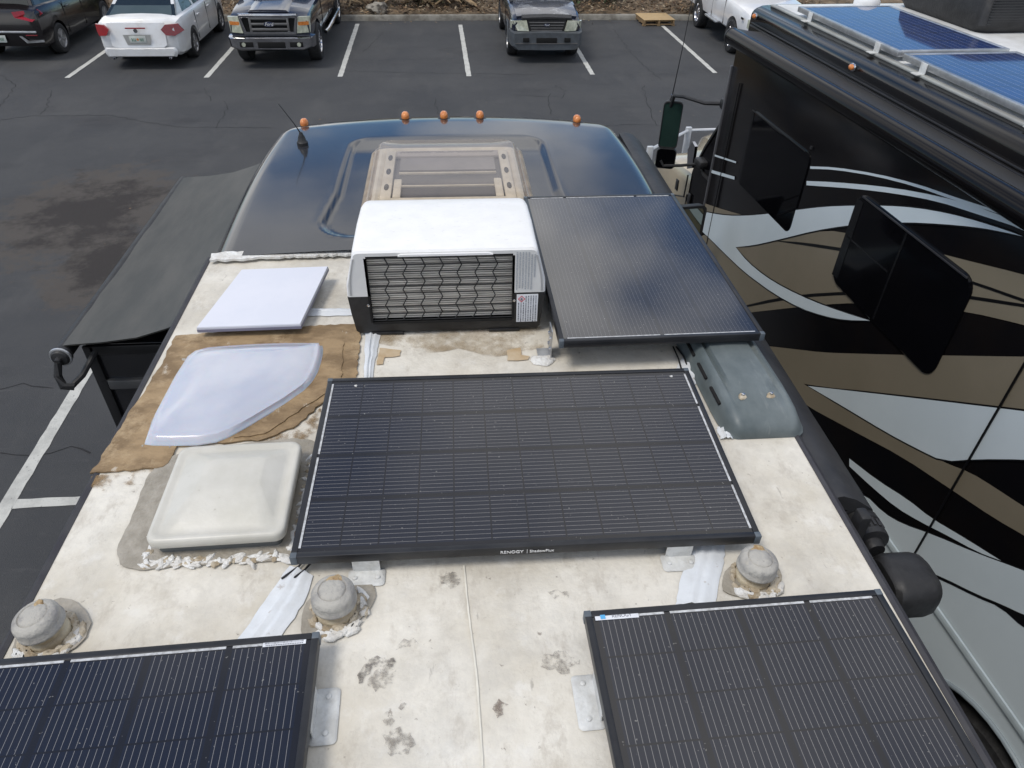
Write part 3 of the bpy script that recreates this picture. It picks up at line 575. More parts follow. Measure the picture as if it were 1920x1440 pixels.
for s in (1, -1):
    m = MB(); m.prism([(s*.49, 2.44, .95), (s*.43, 2.46, .72), (s*.70, 2.40, .72), (s*.80, 2.34, .92)], (0, .09, 0)); m.build('headlight', lamp_m, t, world=False)
    m = MB(); m.prism([(s*.72, 2.39, .73), (s*.81, 2.34, .92), (s*.865, 2.22, .91), (s*.86, 2.22, .75)], (0, .09, 0)); m.build('turn_signal', lamp_m, t, world=False)
    m = MB(); m.box((s*.50, 2.62, .54), (.15, .02, .10), bev=.02); m.build('tow_recess', arch_m, t, world=False)
m = MB(); m.rings([ring_sec(2.2, [(0, .32), (.80, .33), (.89, .42), (.89, .72), (0, .72)]), ring_sec(2.52, [(0, .30), (.74, .31), (.85, .40), (.85, .70), (0, .72)]), ring_sec(2.60, [(0, .31), (.68, .32), (.78, .40), (.78, .68), (0, .70)])]); m.build('front_bumper', darkgrey, t, world=False)
m = MB(); m.box((0, 2.602, .52), (.50, .02, .13), bev=.01); m.build('bumper_opening', arch_m, t, world=False)
m = MB(); m.box((0, 2.605, .46), (1.5, .015, .02)); m.build('bumper_groove', grillegrey, t, world=False)
seams(t, (-.05, 1.05, -1.1), .885, .45, 1.08); handles(t, blackplastic, (.2, -.85), .885, .98); side_mirror(t, blackplastic, 1.0, .87, 1.2)
m = MB()
for s in (1, -1):
    for y in (1.62,): m.tube([(s*.885, y+.415*math.cos(a), .367+.415*math.sin(a)) for a in [math.pi*k/12 for k in range(13)]], .02, 6)
m.build('arch_moulding', darkgrey, t, world=False)

# --- white pickup, mostly hidden by the coach
wt = mat('white_pickup_paint', (.72, .73, .74), .25, coat=.6, col2=(.66, .66, .66), vs=2)
t = thing('pickup_truck', (8.22, 21.45, 0), 'white pickup parked nose out behind the wooden pallet and black coach', 'pickup truck', 'vehicles parked nose or tail to the kerb', rz=math.pi)
S = [(-2.9, .55, 1.12, .9, .1, .01), (-2.8, .5, 1.2, .92, .1, .01), (-1.0, .48, 1.2, .92, .1, .01), (.9, .48, 1.2, .92, .1, .01), (1.3, .48, 1.19, .92, .1, .03), (2.2, .5, 1.14, .90, .12, .05), (2.8, .55, 1.08, .88, .1, .04), (2.92, .6, .99, .85, .08, .02)]
car_base(t, wt, S, (-1.0, 1.95), .39, arch=1.17)
glasshouse(t, wt, (-.7, 1.35), (-.55, .7), .82, .68, 1.19, 1.74)
for y in (-1.0, 1.95):
    for s in (1, -1): wheel(t, s*.80, y, .39, .25, s, 6, chrome)
m = MB(); m.box((.93, .45, .52), (.16, 1.0, .05), bev=.02); m.build('side_step', alu, t, world=False)
m = MB(); m.box((0, 2.95, .56), (1.84, .16, .22), bev=.04); m.build('front_bumper', chrome, t, world=False)
m = MB(); m.box((0, 2.93, .86), (1.3, .05, .22), bev=.02); m.build('grille', blackplastic, t, world=False)
for s in (1, -1): m = MB(); m.box((s*.75, 2.9, .86), (.24, .08, .2), bev=.02); m.build('headlight', lamp_m, t, world=False)
for s in (1, -1): m = MB(); m.box((s*.925, 2.62, .93), (.012, .16, .05), bev=.004); m.build('side_marker', arch_m, t, world=False)
seams(t, (.25, 1.25), .92, .55, 1.14); handles(t, blackplastic, (.45,), .92, 1.03)

# --- pallet
P0 = at(1226, 47, 0); t = thing('wooden_pallet', (6.22, 23.0, 0), 'pale wooden pallet lying flat on the asphalt against the kerb', 'pallet')
m = MB()
for k in range(7): m.box((0, -.42+k*.14, .165), (.95, .11, .02), bev=.003)
m.build('deck_boards', pallet_m, t, world=False)
m = MB()
for x in (-.44, 0, .44): m.box((x, 0, .105), (.05, .95, .10)); 
for y in (-.42, 0, .42): m.box((0, y, .042), (.95, .10, .02))
for x in (-.44, 0, .44):
    for y in (-.42, .42): m.box((x, y, .018), (.1, .1, .028))
m.build('stringers', mat('dull_pine', (.28, .19, .10), .8), t, world=False)
t.location.z = 0.0; t.rotation_euler.z = .05

# ================================================================== PLANTING BEYOND THE KERB
def leaf_quad(m, c, s, R, flat=.35):
    a = R.uniform(0, 6.28); d = Vector((math.cos(a), math.sin(a), R.uniform(-flat, flat))).normalized()*s; p = Vector((-d.y, d.x, R.uniform(-flat, flat)*s)).normalized()*s*R.uniform(.3, .6)
    c = Vector(c); m.add([c-d, c+p, c+d+Vector((0, 0, R.uniform(-.3, .3)*s)), c-p], [(0, 1, 2, 3)])
R = random.Random(3); m = MB()
for k in range(9000):
    x = R.uniform(-16, 12); y = kerb_y(x) + .15 + abs(R.gauss(0, 1.6)); m.mi = R.choice((0, 0, 1, 1, 2))
    leaf_quad(m, (x, y, .16+.05*min((y-KY)*2, 6)+R.uniform(-.02, .06)), R.uniform(.025, .085), R, .6)
tag(m.build('leaf_litter', leafy, smooth=False, recalc=False), 'brown fallen leaves covering the planting bed behind the kerb', kind='stuff', cat='leaf litter')
m = MB()
for k in range(150):
    x = R.uniform(-14, 10); y = kerb_y(x)-abs(R.gauss(0, .35))-.03; m.mi = R.choice((0, 2, 1)); leaf_quad(m, (x, y, .02), R.uniform(.015, .05), R, .25)
for k in range(36):
    x = R.uniform(-9, 6); y = R.uniform(9, 22); m.mi = R.choice((0, 2)); leaf_quad(m, (x, y, .015), R.uniform(.012, .03), R, .25)
tag(m.build('scattered_leaves', leafy, smooth=False, recalc=False), 'dry leaves scattered on the asphalt', kind='stuff', cat='leaves')
SH = []
def shrub(x, y, h, w, label, seed, tone):
    R = random.Random(seed); t = thing('shrub', (x, y, .2), label, 'shrub', 'shrubs along the planting bed')
    m = MB()
    for k in range(7):
        a = R.uniform(0, 6.28); e = Vector((math.cos(a)*w*.4, math.sin(a)*w*.4, h*R.uniform(.5, .9))); m.tube([(0, 0, -.05), e*.5+Vector((R.uniform(-.1, .1), R.uniform(-.1, .1), .05)), e], [.03, .018, .006], 5)
    m.build('stems', bark_m, t, world=False)
    m = MB(); cl = [(Vector((R.gauss(0, w*.27), R.gauss(0, w*.27), R.uniform(.12, .95)*h)), R.uniform(.12, .3)*w) for _ in range(22)]
    for c, r in cl:
        tn = R.choice(tone)
        for k in range(75):
            d = Vector((R.gauss(0, 1), R.gauss(0, 1), R.gauss(0, 1))).normalized()*r*R.uniform(.4, 1.1); m.mi = tn if R.random() < .75 else R.choice((0, 1, 2)); leaf_quad(m, c+d, R.uniform(.03, .075), R, 1.5)
    m.build('foliage', greenleaf, t, world=False, smooth=False, recalc=False)
for i, (x, y, h, w, lab, tone) in enumerate([(-12.6, 25.3, 1.5, 1.7, 'leafy green shrub behind the black crossover', (0, 1)), (-8.55, 24.4, .75, .8, 'small green shrub at the kerb between the black crossover and white sedan', (1, 1, 2)), (-5.6, 25.6, 1.4, 1.8, 'dark shrub behind the white sedan', (0, 0, 1)), (-.9, 25.6, 1.3, 2.0, 'dark shrub in the bed behind the empty parking bay', (0, 0, 2)), (.35, 25.9, 1.5, 1.8, 'dark green shrub just left of the blue SUV', (0, 1)), (3.6, 25.9, 1.5, 2.0, 'olive shrub in the bed right of the blue SUV', (0, 1, 2)), (5.1, 25.7, 1.2, 1.7, 'mid green shrub behind the wooden pallet', (1, 0, 2)), (9.3, 26.0, 1.6, 2.2, 'green shrub behind the white pickup', (0, 1)), (-3.2, 26.2, 1.7, 2.0, 'tall dark shrub behind the dark pickup', (0, 0, 1))]):
    shrub(x, y-.75, h, w, lab, 40+i, tone)
def frond(x, y, L, rz, label, seed, bend=.25):
    R = random.Random(seed); t = thing('palm_frond', (x, y, .24), label, 'palm frond', 'dead palm fronds on the bed', rz)
    P = [Vector((L*k/10, math.sin(k*.3)*.05, .04+bend*L*math.sin(math.pi*k/10)*.4)) for k in range(11)]
    m = MB(); m.tube(P, [.03-.0025*k for k in range(11)], 6); m.build('stem', frond_m, t, world=False)
    m = MB()
    for k in range(3, 11):
        for s in (1, -1):
            for q in range(2):
                b = P[k]+Vector((-L*.05*q, 0, 0)); ll = L*.42*(1-abs(k-6.5)/7); e = b+Vector((ll*.55, s*ll, -.12+R.uniform(-.06, .14))); w = Vector((.035, 0, .01))
                m.add([b-w, b+w, e+w*.2, e-w*.2], [(0, 1, 2, 3)])
    m.build('leaflets', frond_m, t, world=False, smooth=False, recalc=False)
for i, a in enumerate([(-1.9, 24.0, 1.5, .35, 'dry palm frond curled on the bed behind the empty bay'), (-1.1, 24.4, 1.3, 2.7, 'pale dead palm frond lying left of the second bay line'), (-.3, 24.1, 1.2, .1, 'tan palm frond lying beside the kerb at the second bay line'), (-2.85, 23.75, .9, 1.2, 'small curled brown frond at the kerb end of the first bay line'), (.6, 24.5, 1.3, 3.0, 'brown palm frond lying just left of the blue SUV'), (4.3, 24.9, 1.2, .4, 'dry frond on the bed right of the blue SUV')]): frond(*a, seed=60+i, bend=.5)
m = MB()
for k, (x, y, s) in enumerate([(-2.0, 23.95, .34)]):
    R = random.Random(9); pts = []
    bm = bmesh.new(); bmesh.ops.create_icosphere(bm, subdivisions=3, radius=s)
    for v in bm.verts: v.co = v.co*(1+.35*noise.noise(v.co*5)); v.co.z *= .6; v.co.y *= .7
    bm.verts.index_update(); m.add([v.co for v in bm.verts], [tuple(v.index for v in f.verts) for f in bm.faces]); bm.free()
t = m.build('broken_stump', mat('pale_stump_bark', (.30, .28, .24), .95, col2=(.10, .09, .08), vs=5, lo=.45, hi=.55, bump=1, bs=20)); t.location = (-2.0, 23.75, .2); tag(t, 'mottled grey stump at the kerb behind the empty bay', 'stump')

# ================================================================== THE MOTORHOME WE LOOK OVER
rv = thing('motorhome', (0, 2, 0), 'motorhome in the foreground with dirty cream roof and dark glossy front cap seen from above', 'motorhome')
RXL, RXR = -1.19, 1.184
m = MB()
m.box((0, 1.05, 1.75), (2.40, 5.3, 2.2), bev=.03); m.build('body_wall', rvpaint, rv)
m = MB(); o = [Vector((RXL, -1.6, 0)), Vector((RXR, -1.6, 0)), Vector((RXR, 3.24, 0)), Vector((RXL, 3.24, 0))]
m.prism([(p.x, p.y, 2.86) for p in o], (0, 0, .04)); roof_o = m.build('roof', roof_m, rv, smooth=False)
for s, x0, x1 in ((-1, -1.19, -1.225), (1, 1.184, 1.222)):   # edge rails
    m = MB(); m.rings([[(x0, y, 2.85), (x0, y, 2.903), (x0+s*.012, y, 2.908), (x1-s*.008, y, 2.895), (x1, y, 2.87), (x1, y, 2.80), (x0, y, 2.80)] for y in (-1.6, 3.23)]); m.build('roof_edge_trim', trim_m, rv)
# front cap: one moulded shell
def cap_xy(s, t):
    hw = 1.222+.03*math.sin(math.pi*min(1, t*1.1)); x = s*hw; yf = 5.60-.14*s*s; y = 3.20+(yf-3.20)*t
    rc = .42
    ax, ay = abs(x)-(hw-rc), y-(yf-rc)                       # round the two front corners
    if ax > 0 and ay > 0:
        m_ = max(ax, ay)/rc; l_ = math.hypot(ax, ay)
        if l_ > 1e-6: k = m_*rc/l_; ax, ay = ax*k, ay*k
        x = math.copysign(hw-rc+ax, x); y = yf-rc+ay
    es = hw-abs(x); ef = yf-y
    if ax > 0 and ay > 0: e = rc-math.hypot(ax, ay)
    else: e = min(es, ef)
    return x, y, max(e, 0), ef
def cap_z(x, y, e, ef):
    r = .13; z = 2.915+.035*(1-(x/1.25)**2)-.05*max(0, (y-4.2)/1.4)**2
    if e < r: z -= r-math.sqrt(max(0, r*r-(r-e)**2))
    z -= .10*max(0, 1-ef/.45)**2.2
    dx = .63-.02*(y-4)*0-abs(x+.022)+.05*max(0, 3.9-y)/.5; dy = min(y-3.36, 4.86-y); d = min(dx, dy)
    cc = .2                                                  # recess round the skylight, softly stepped
    if dx < cc and dy < cc: d = cc-math.hypot(cc-dx, cc-dy)
    k = max(0, min(1, (d+.01)/.032)); k = k*k*(3-2*k); f = max(0, min(1, (4.86-y)/.30)); f = f*f*(3-2*f)
    rim = math.exp(-((d+.02)/.018)**2)
    return z-.022*k*f+.002*rim*f
NX, NY = 150, 130; vs = []
def nonu(t): return t
for j in range(NY+1):
    for i in range(NX+1):
        s = -1+2*i/NX; s = math.copysign(1-(1-abs(s))**1.15, s); t = j/NY; t = 1-(1-t)**1.15
        x, y, e, ef = cap_xy(s, t); vs.append((x, y, cap_z(x, y, e, ef)))
fs = [(j*(NX+1)+i, j*(NX+1)+i+1, (j+1)*(NX+1)+i+1, (j+1)*(NX+1)+i) for j in range(NY) for i in range(NX)]
bd = [j*(NX+1) for j in range(NY+1)] + [NY*(NX+1)+i for i in range(1, NX+1)] + [j*(NX+1)+NX for j in range(NY-1, -1, -1)]
b0 = len(vs); vs += [(vs[k][0]*1.0, vs[k][1]-(.06 if vs[k][1] > 5 else 0), vs[k][2]-.10) for k in bd]; b1 = len(vs); vs += [(vs[k][0]*.98, min(vs[k][1], 5.45)-.15*(vs[k][1] > 4.6), 2.0) for k in bd]
n = len(bd); fs += [(bd[i], bd[i+1], b0+i+1, b0+i) for i in range(n-1)] + [(b0+i, b0+i+1, b1+i+1, b1+i) for i in range(n-1)]
m = MB(); m.add(vs, fs); m.build('front_cap', capdark, rv, ang=60)
# cab under the overhang, wheels
m = MB(); m.rings([ring_sec(y, [(0, .55), (.9*w, .55), (.98*w, .8), (.98*w, z-.25), (.85*w, z-.03), (0, z)]) for y, z, w in ((3.3, 2.0, 1.05), (4.9, 1.98, 1.04), (5.5, 1.35, 1.02), (6.9, 1.12, .95), (7.1, .95, .8))]); m.build('cab', rvpaint, rv)
for y in (-.2, 6.0):
    for s in (1, -1):
        M2 = Matrix.Translation((s*1.03, y, .38)) @ Matrix.Rotation(math.pi/2, 4, 'Y'); q = MB(); q.lathe([(.22, -.12), (.36, -.12), (.38, -.08), (.38, .08), (.36, .12), (.22, .12)], n=28, M=M2); q.build('wheel', tyre_m, rv)
# clearance lamps on the cap
for (px, py) in ((572, 236), (761, 228), (833, 228), (900, 227), (1081, 230)):
    c = at(px, py+6, 2.87); x, y = c.x, c.y
    m = MB()
    lz = cap_z(x, y, max(.0, min(5.60-.14*(x/1.22)**2-y, 1.22-abs(x))), 5.6-.14*(x/1.22)**2-y)
    M2 = Matrix.Translation((x, y, lz-.004)) @ Matrix.Scale(1.6, 4, (0, 1, 0))
    m.lathe([(.046, -.05), (.047, 0), (.042, .008), (.03, .010)], n=20, M=M2); q = m.build('marker_lamp', blackplastic, rv)
    m = MB(); m.lathe([(.033, 0), (.034, .02), (.030, .045), (.020, .062), (.006, .068)], n=18, M=Matrix.Translation((x, y+.004, lz+.008)) @ Matrix.Scale(1.5, 4, (0, 1, 0)) @ Matrix.Scale(.72, 4, (0, 0, 1)) @ Matrix.Scale(.86, 4)); m.build('amber_lens', amber, q)
# sealant strip on the seam and torn paint
def sheet(name, pts, z, h, mt, parent=rv, jagamp=.004, seed=1, step=.02, label=None, px=True, sm=True):
    P = [at(x, y, z) for x, y in pts] if px else [Vector((x, y, z)) for x, y in pts]
    if name in ('old_sealant_patch', 'sealant_puddle'): P = smooth_outline(P, 2)
    P = jag(P, jagamp, step, seed) if jagamp else P
    m = MB(); m.prism([(p.x, p.y, z) for p in P], (0, 0, h)); return m.build(name, mt, parent, smooth=False, label=label)
sheet('seam_sealant', [(392, 491), (398, 478), (470, 474), (560, 470), (640, 465), (690, 464), (800, 462), (980, 462), (1180, 462), (1180, 472), (800, 474), (690, 476), (640, 481), (600, 482), (560, 483), (500, 486), (440, 490)], 2.914, .012, seal_m, jagamp=.008, seed=4)
sheet('old_adhesive_board', [(172, 889), (235, 790), (300, 690), (330, 632), (480, 619), (600, 612), (678, 609), (673, 660), (668, 725), (600, 760), (560, 798), (497, 826), (420, 832), (330, 838), (316, 870), (306, 878)], 2.9035, .006, wood_m, jagamp=.005, seed=2, label='brown glue-stained board around the milky skylight')
sheet('board_step', [(560, 690), (612, 640), (645, 640), (640, 720), (600, 745), (495, 815), (440, 822), (560, 740)], 2.9097, .004, wood_m, jagamp=.004, seed=8)
sheet('adhesive_stain', [(712, 652), (752, 657), (750, 668), (722, 670), (718, 682), (706, 684)], 2.9045, .001, stain_m, jagamp=.003, seed=3)
sheet('adhesive_stain', [(950, 657), (975, 652), (978, 666), (992, 668), (990, 675), (952, 676)], 2.9045, .001, stain_m, jagamp=.003, seed=5)
dirt_m = fade(mat('brown_water_stain', (.46, .36, .23), .7), .42, .66, 6, .5)
sheet('water_stain', [(690, 618), (1015, 612), (1020, 650), (930, 668), (860, 655), (800, 660), (730, 650), (695, 640)], 2.9036, .0006, dirt_m, jagamp=.01, seed=6, step=.05)
rust2 = fade(mat('rust_run_stain', (.33, .22, .11), .75), .45, .62, 12, .7)
sheet('edge_stain', [(172, 892), (300, 876), (290, 905), (230, 912), (200, 925), (165, 912)], 2.9042, .0006, rust2, jagamp=.01, seed=16, step=.04)
sheet('edge_stain', [(600, 765), (606, 800), (560, 832), (500, 835), (480, 828), (560, 800)], 2.9042, .0006, rust2, jagamp=.01, seed=17, step=.04)
def tape(pts_l, pts_r, name='sealing_tape', z=2.904, seed=1):      # lapped tape with two soft ridges where the cables run under it
    L = [at(x, y, z) for x, y in pts_l]; Rr = [at(x, y, z) for x, y in pts_r]; rows = []; R = random.Random(seed)
    nn = 14; ss = 10; L2 = []; R2 = []
    for src, dst in ((L, L2), (Rr, R2)):
        for k in range(nn+1):
            f = k/nn*(len(src)-1); i = min(int(f), len(src)-2); dst.append(src[i].lerp(src[i+1], f-i)+Vector((R.uniform(-.003, .003), R.uniform(-.003, .003), 0)))
    vs = []
    for a, b in zip(L2, R2):
        for q in range(ss+1):
            u = q/ss; p = a.lerp(b, u); h = .003+.010*math.exp(-((u-.38)/.09)**2)+.009*math.exp(-((u-.66)/.08)**2)+.002*noise.noise(p*25)
            if q in (0, ss): h = 0
            vs.append((p.x, p.y, z+h))
    m = MB(); w = ss+1; m.add(vs, [(j*w+i, j*w+i+1, (j+1)*w+i+1, (j+1)*w+i) for j in range(nn) for i in range(ss)]); m.build(name, tape_m, rv, ang=80)
tape([(541, 1062), (500, 1120), (452, 1190), (400, 1260)], [(588, 1078), (570, 1130), (532, 1185), (490, 1260)], seed=2)
tape([(1292, 1016), (1288, 1040), (1272, 1100), (1266, 1135)], [(1360, 1020), (1357, 1050), (1347, 1100), (1340, 1135)], seed=3)
tape([(684, 610), (684, 660), (680, 730)], [(716, 608), (708, 655), (694, 730)], seed=4)
tape([(575, 578), (620, 578), (680, 578)], [(575, 593), (620, 592), (680, 591)], seed=5)
tape([(1278, 672), (1268, 690), (1262, 700)], [(1322, 690), (1318, 712), (1300, 722)], seed=6)
tape([(1344, 800), (1346, 812), (1352, 824)], [(1375, 800), (1373, 812), (1376, 824)], seed=7)
# cables slipping under the panels
for pts in ([(528, 1085), (560, 1062), (590, 1030)], [(545, 1088), (572, 1068), (600, 1035)], [(1262, 650), (1272, 672), (1280, 700)], [(1268, 650), (1282, 668), (1290, 690)]):
    m = MB(); m.tube([at(x, y, 2.91) for x, y in pts], .0035, 6); m.build('cable', blackplastic, rv)
# shoe prints and scrapes
fade(scuff_m, .44, .66, 40, .5)
def scuff(pts, seed, mt=scuff_m): sheet('scuff_mark', pts, 2.9034, .0006, mt, jagamp=.007, seed=seed, step=.009)
scuff([(672, 1282), (675, 1258), (692, 1235), (716, 1230), (735, 1234), (742, 1245), (722, 1246), (700, 1256), (688, 1270), (680, 1283)], 11, fade(mat('dark_scuff', (.20, .18, .16), .8), .42, .62, 46, .62))
scuff([(688, 1285), (700, 1255), (735, 1245), (745, 1262), (728, 1285), (705, 1296)], 12); scuff([(740, 1218), (758, 1200), (780, 1194), (784, 1205), (762, 1215)], 13)
scuff([(718, 1360), (720, 1340), (734, 1335), (738, 1350), (728, 1368)], 14); scuff([(718, 1380), (740, 1364), (765, 1372), (775, 1395), (765, 1420), (735, 1415), (722, 1400)], 15); scuff([(745, 1325), (760, 1316), (764, 1322), (752, 1332)], 18)
scuff([(925, 1330), (935, 1310), (948, 1320), (945, 1342), (930, 1348)], 19, fade(mat('brown_scuff', (.27, .22, .18), .8), .44, .62, 40, .6))
scuff([(1028, 1112), (1040, 1108), (1065, 1110), (1066, 1118), (1032, 1120)], 20); scuff([(1010, 1230), (1060, 1220), (1090, 1240), (1060, 1262), (1020, 1255)], 21); scuff([(820, 1080), (850, 1070), (870, 1090), (840, 1105)], 22)
seam_line = mat('pale_roof_seam', (.72, .69, .60), .6)
sheet('membrane_seam', [(868, 1060), (871, 1060), (880, 1150), (895, 1260), (905, 1400), (912, 1560), (908, 1560), (901, 1400), (891, 1260), (877, 1150)], 2.9036, .0012, seam_line, jagamp=.0006, seed=5)
# awning roller along the right side
AX, AZ = 1.318, 2.765
m = MB(); m.rings([[(1.20, y, 2.885), (1.24, y, 2.893), (1.29, y, 2.873), (AX+.045, y, AZ+.055), (AX+.055, y, AZ+.03), (1.28, y, 2.82), (1.20, y, 2.85)] for y in [1.50+.35*k for k in range(11)]]); m.build('awning_fabric', vinyl, rv)
m = MB(); pth = [(AX+.004*math.sin(k*1.7), 1.50+(3.55)*k/12, AZ) for k in range(13)]; m.tube(pth, [.066+.0015*math.sin(k*2.3) for k in range(13)], 20); m.build('awning_roller', vinyl, rv)
m = MB(); rot = Matrix.Translation((AX+.01, 1.50, AZ)) @ Matrix.Rotation(math.pi/2, 4, 'X')
m.lathe([(.055, 0), (.062, .004), (.064, .03), (.058, .034), (.058, .07), (.062, .075), (.06, .095), (.035, .10), (.03, .13)], n=24, M=rot)
for k in range(18):
    a = 2*math.pi*k/18; m.box((0, 0, 0), (.008, .008, .03), M=rot @ Matrix.Translation((math.cos(a)*.0585, math.sin(a)*.0585, .052)))
m.build('roller_end_gear', blackplastic, rv)
m = MB(); ro = rrect(0, 0, .17, .15, .055, 6); rings_ = []
for (x, sc) in ((1.300, .80), (1.312, .95), (1.33, 1.0), (1.41, 1.0), (1.435, .93), (1.452, .75), (1.456, .4)): rings_.append([(x, 1.262+p[0]*sc*1.12, 2.735+p[1]*sc*1.05) for p in ro])
m.rings(rings_); m.build('awning_end_cap', blackplastic, rv)
m = MB(); m.box((1.25, 1.40, 2.55), (.035, .05, .75), bev=.008); m.build('awning_arm', blackplastic, rv)
m = MB(); m.lathe([(.02, 0), (.066, .01), (.075, .05), (.07, .10), (.03, .12)], n=20, M=Matrix.Translation((AX-.02, 5.04, AZ)) @ Matrix.Rotation(-math.pi/2, 4, 'X')); m.build('awning_far_cap', blackplastic, rv)
# slide-out with its topper awning on the left
m = MB(); m.box((-1.49, 3.78, 1.92), (.56, 1.74, 1.42), bev=.015)
sb = m.build('slide_out_box', rvpaint, rv)
m = MB(); y0 = 2.905
for (a, b, w) in ((( -1.75, 2.60), (-1.75, 1.3), .05), ((-1.72, 2.60), (-1.22, 2.60), .05), ((-1.75, 2.42), (-1.22, 2.42), .012)):
    cx, cz = (a[0]+b[0])/2, (a[1]+b[1])/2; m.box((cx, y0, cz), (abs(a[0]-b[0])+w, .02, abs(a[1]-b[1])+w), bev=.004)
m.build('slide_out_frame', fiberend, sb)
m = MB(); m.box((-1.47, 2.90, 2.40), (.50, .035, .055), bev=.008); m.build('slide_out_rail', mat('dull_rail', (.10, .10, .10), .4, metal=.3), sb)
m = MB(); xs_ = [(-1.215, 2.815), (-1.32, 2.775), (-1.46, 2.735), (-1.62, 2.712), (-1.76, 2.705), (-1.80, 2.70)]; ys_ = [2.80+.163*k for k in range(13)]
vs = []
for y in ys_:
    for i, (x, z) in enumerate(xs_): vs.append((x, y, z-.012*math.sin(math.pi*i/5)*math.sin(math.pi*(y-2.8)/1.96)+.003*noise.noise(Vector((x*9, y*3, 0)))))
k0 = len(vs); vs2 = [(x, y, z-.006) for x, y, z in vs]; nn = 6
f1 = [(j*nn+i, j*nn+i+1, (j+1)*nn+i+1, (j+1)*nn+i) for j in range(12) for i in range(5)]
m.add(vs, f1); m.add(vs2, [tuple(reversed(f)) for f in f1]); m.build('slide_topper_fabric', topper_m, rv, ang=70, recalc=False)
m = MB(); m.tube([(-1.80, 2.79, 2.665), (-1.80, 4.78, 2.665)], .037, 16); tr = m.build('topper_roller', blackplastic, rv)
c = at(106, 660, 2.665)
m = MB(); M2 = Matrix.Translation((-1.80, 2.79, 2.665)) @ Matrix.Rotation(math.pi/2, 4, 'X'); m.lathe([(.038, 0), (.045, .005), (.046, .025), (.034, .045), (.015, .05), (.012, .07)], n=20, M=M2); m.build('roller_end_knob', blackplastic, rv)
m = MB(); m.lathe([(.047, .022), (.049, .026), (.047, .032), (.04, .034)], n=20, M=M2); m.build('roller_end_ring', alu, rv)
m = MB(); m.tube([(-1.80, 2.73, 2.66), (-1.815, 2.71, 2.60), (-1.80, 2.69, 2.555), (-1.76, 2.70, 2.54)], [.016, .018, .02, .017], 8); m.tube([(-1.775, 2.70, 2.54), (-1.74, 2.76, 2.56), (-1.70, 2.86, 2.62)], .014, 8); m.build('topper_arm', blackplastic, rv)
m = MB(); m.tube([(-1.80, 4.80, 2.66), (-1.74, 4.80, 2.58), (-1.7, 4.7, 2.56)], .014, 8); m.build('topper_arm', blackplastic, rv)
# door mirrors of the cab
def rvmirror(c, w, h, tilt):
    M2 = Matrix.Translation(c) @ Matrix.Rotation(tilt, 4, 'Z') @ Matrix.Rotation(math.radians(90), 4, 'X')
    o = rrect(0, 0, w, h, .05, 5); m = MB(); rr_ = []
    for z, sc in ((0, 1.0), (.02, 1.0), (.02, .88), (.008, .86)): rr_.append([M2 @ Vector((x*sc, y*sc, z)) for x, y in o])
    rr_ = [[M2 @ Vector((x*.7, y*.7, -.10)) for x, y in o], [M2 @ Vector((x*.95, y*.95, -.05)) for x, y in o]] + rr_
    m.rings(rr_); q = m.build('door_mirror', blackplastic, rv)
    m = MB(); m.prism([M2 @ Vector((x*.86, y*.86, .009)) for x, y in o], M2.to_3x3() @ Vector((0, 0, .002))); m.build('mirror_glass', mirror_m, q, smooth=False)
    return q
rvmirror((1.99, 5.45, 1.93), .28, .38, .12); rvmirror((-1.84, 5.45, 1.95), .22, .36, -.12)
for s in (1, -1):
    for z in (1.80, 2.0): m = MB(); m.tube([(s*1.05, 5.6, z-.05), (s*1.5, 5.58, z), (s*1.86, 5.50, z)], .014, 8); m.build('mirror_arm', blackplastic, rv)

# ------------------------------------------------------------------ skylight hatch on the front cap
cx, cy = -.022, 4.10
t = thing('roof_skylight', (cx, cy, 2.93), 'clear smoky plastic roof window with tan frame set in the dark front cap', 'skylight')
def RR(w, h, r, z, dx=0, dy=0): return [Vector((x+dx, y+dy, z)) for x, y in rrect(cx, cy, w*.945, h, r, 6)]
m = MB(); m.rings([RR(1.02, 1.0, .07, 2.90), RR(1.02, 1.0, .07, 2.93), RR(.985, .965, .07, 2.945), RR(.94, .92, .07, 2.945), RR(.90, .88, .06, 2.935)]); m.build('base_flange', tan_m, t)
m = MB(); m.rings([RR(.90, .88, .05, 2.936), RR(.90, .88, .05, 2.962), RR(.86, .84, .05, 2.966), RR(.80, .78, .05, 2.95), RR(.80, .78, .05, 2.940)], cap0=False, cap1=False); m.build('inner_frame', tanlight, t)
m = MB(); m.box((cx, cy, 2.9385), (.76, .78, .004)); m.build('inner_blind', darkin, t, smooth=False)
for s in (1, -1):                                        # cream side rails with dark oval slots
    m = MB(); m.box((cx+s*.350, cy, 2.958), (.06, .74, .022), bev=.006); q = m.build('side_rail', tanlight, t)
    m = MB()
    for yy in (-.20, .03, .25): m.rings([[Vector((cx+s*.350+math.cos(a)*.014, cy+yy+math.sin(a)*.045, z)) for a in [2*math.pi*i/16 for i in range(16)]] for z in (2.9695, 2.971)])
    m.build('slots', arch_m, q, smooth=False)
    m = MB(); m.box((cx+s*.29, cy-.20, 2.955), (.045, .26, .02), bev=.006); m.build('latch_block', tanlight, t)
m = MB(); m.box((cx, cy+.335, 2.955), (.64, .09, .02), bev=.005); q = m.build('vent_rail', mat('grey_vent_rail', (.33, .31, .30), .5), t)
m = MB()
for k in range(52):
    if k in (18, 25, 30): continue
    m.lathe([(.0052, 0), (.0052, .0012)], c=(cx-.29+k*.0113, cy+.345+(k % 2)*.014, 2.9655), n=8)
m.build('vent_holes', arch_m, q, smooth=False)
m = MB(); m.box((cx, cy+.03, 2.956), (.58, .012, .014), bev=.003); m.box((cx, cy-.16, 2.956), (.56, .010, .012), bev=.003); m.box((cx, cy-.35, 2.955), (.68, .03, .022), bev=.006); m.build('cross_bars', tanlight, t)
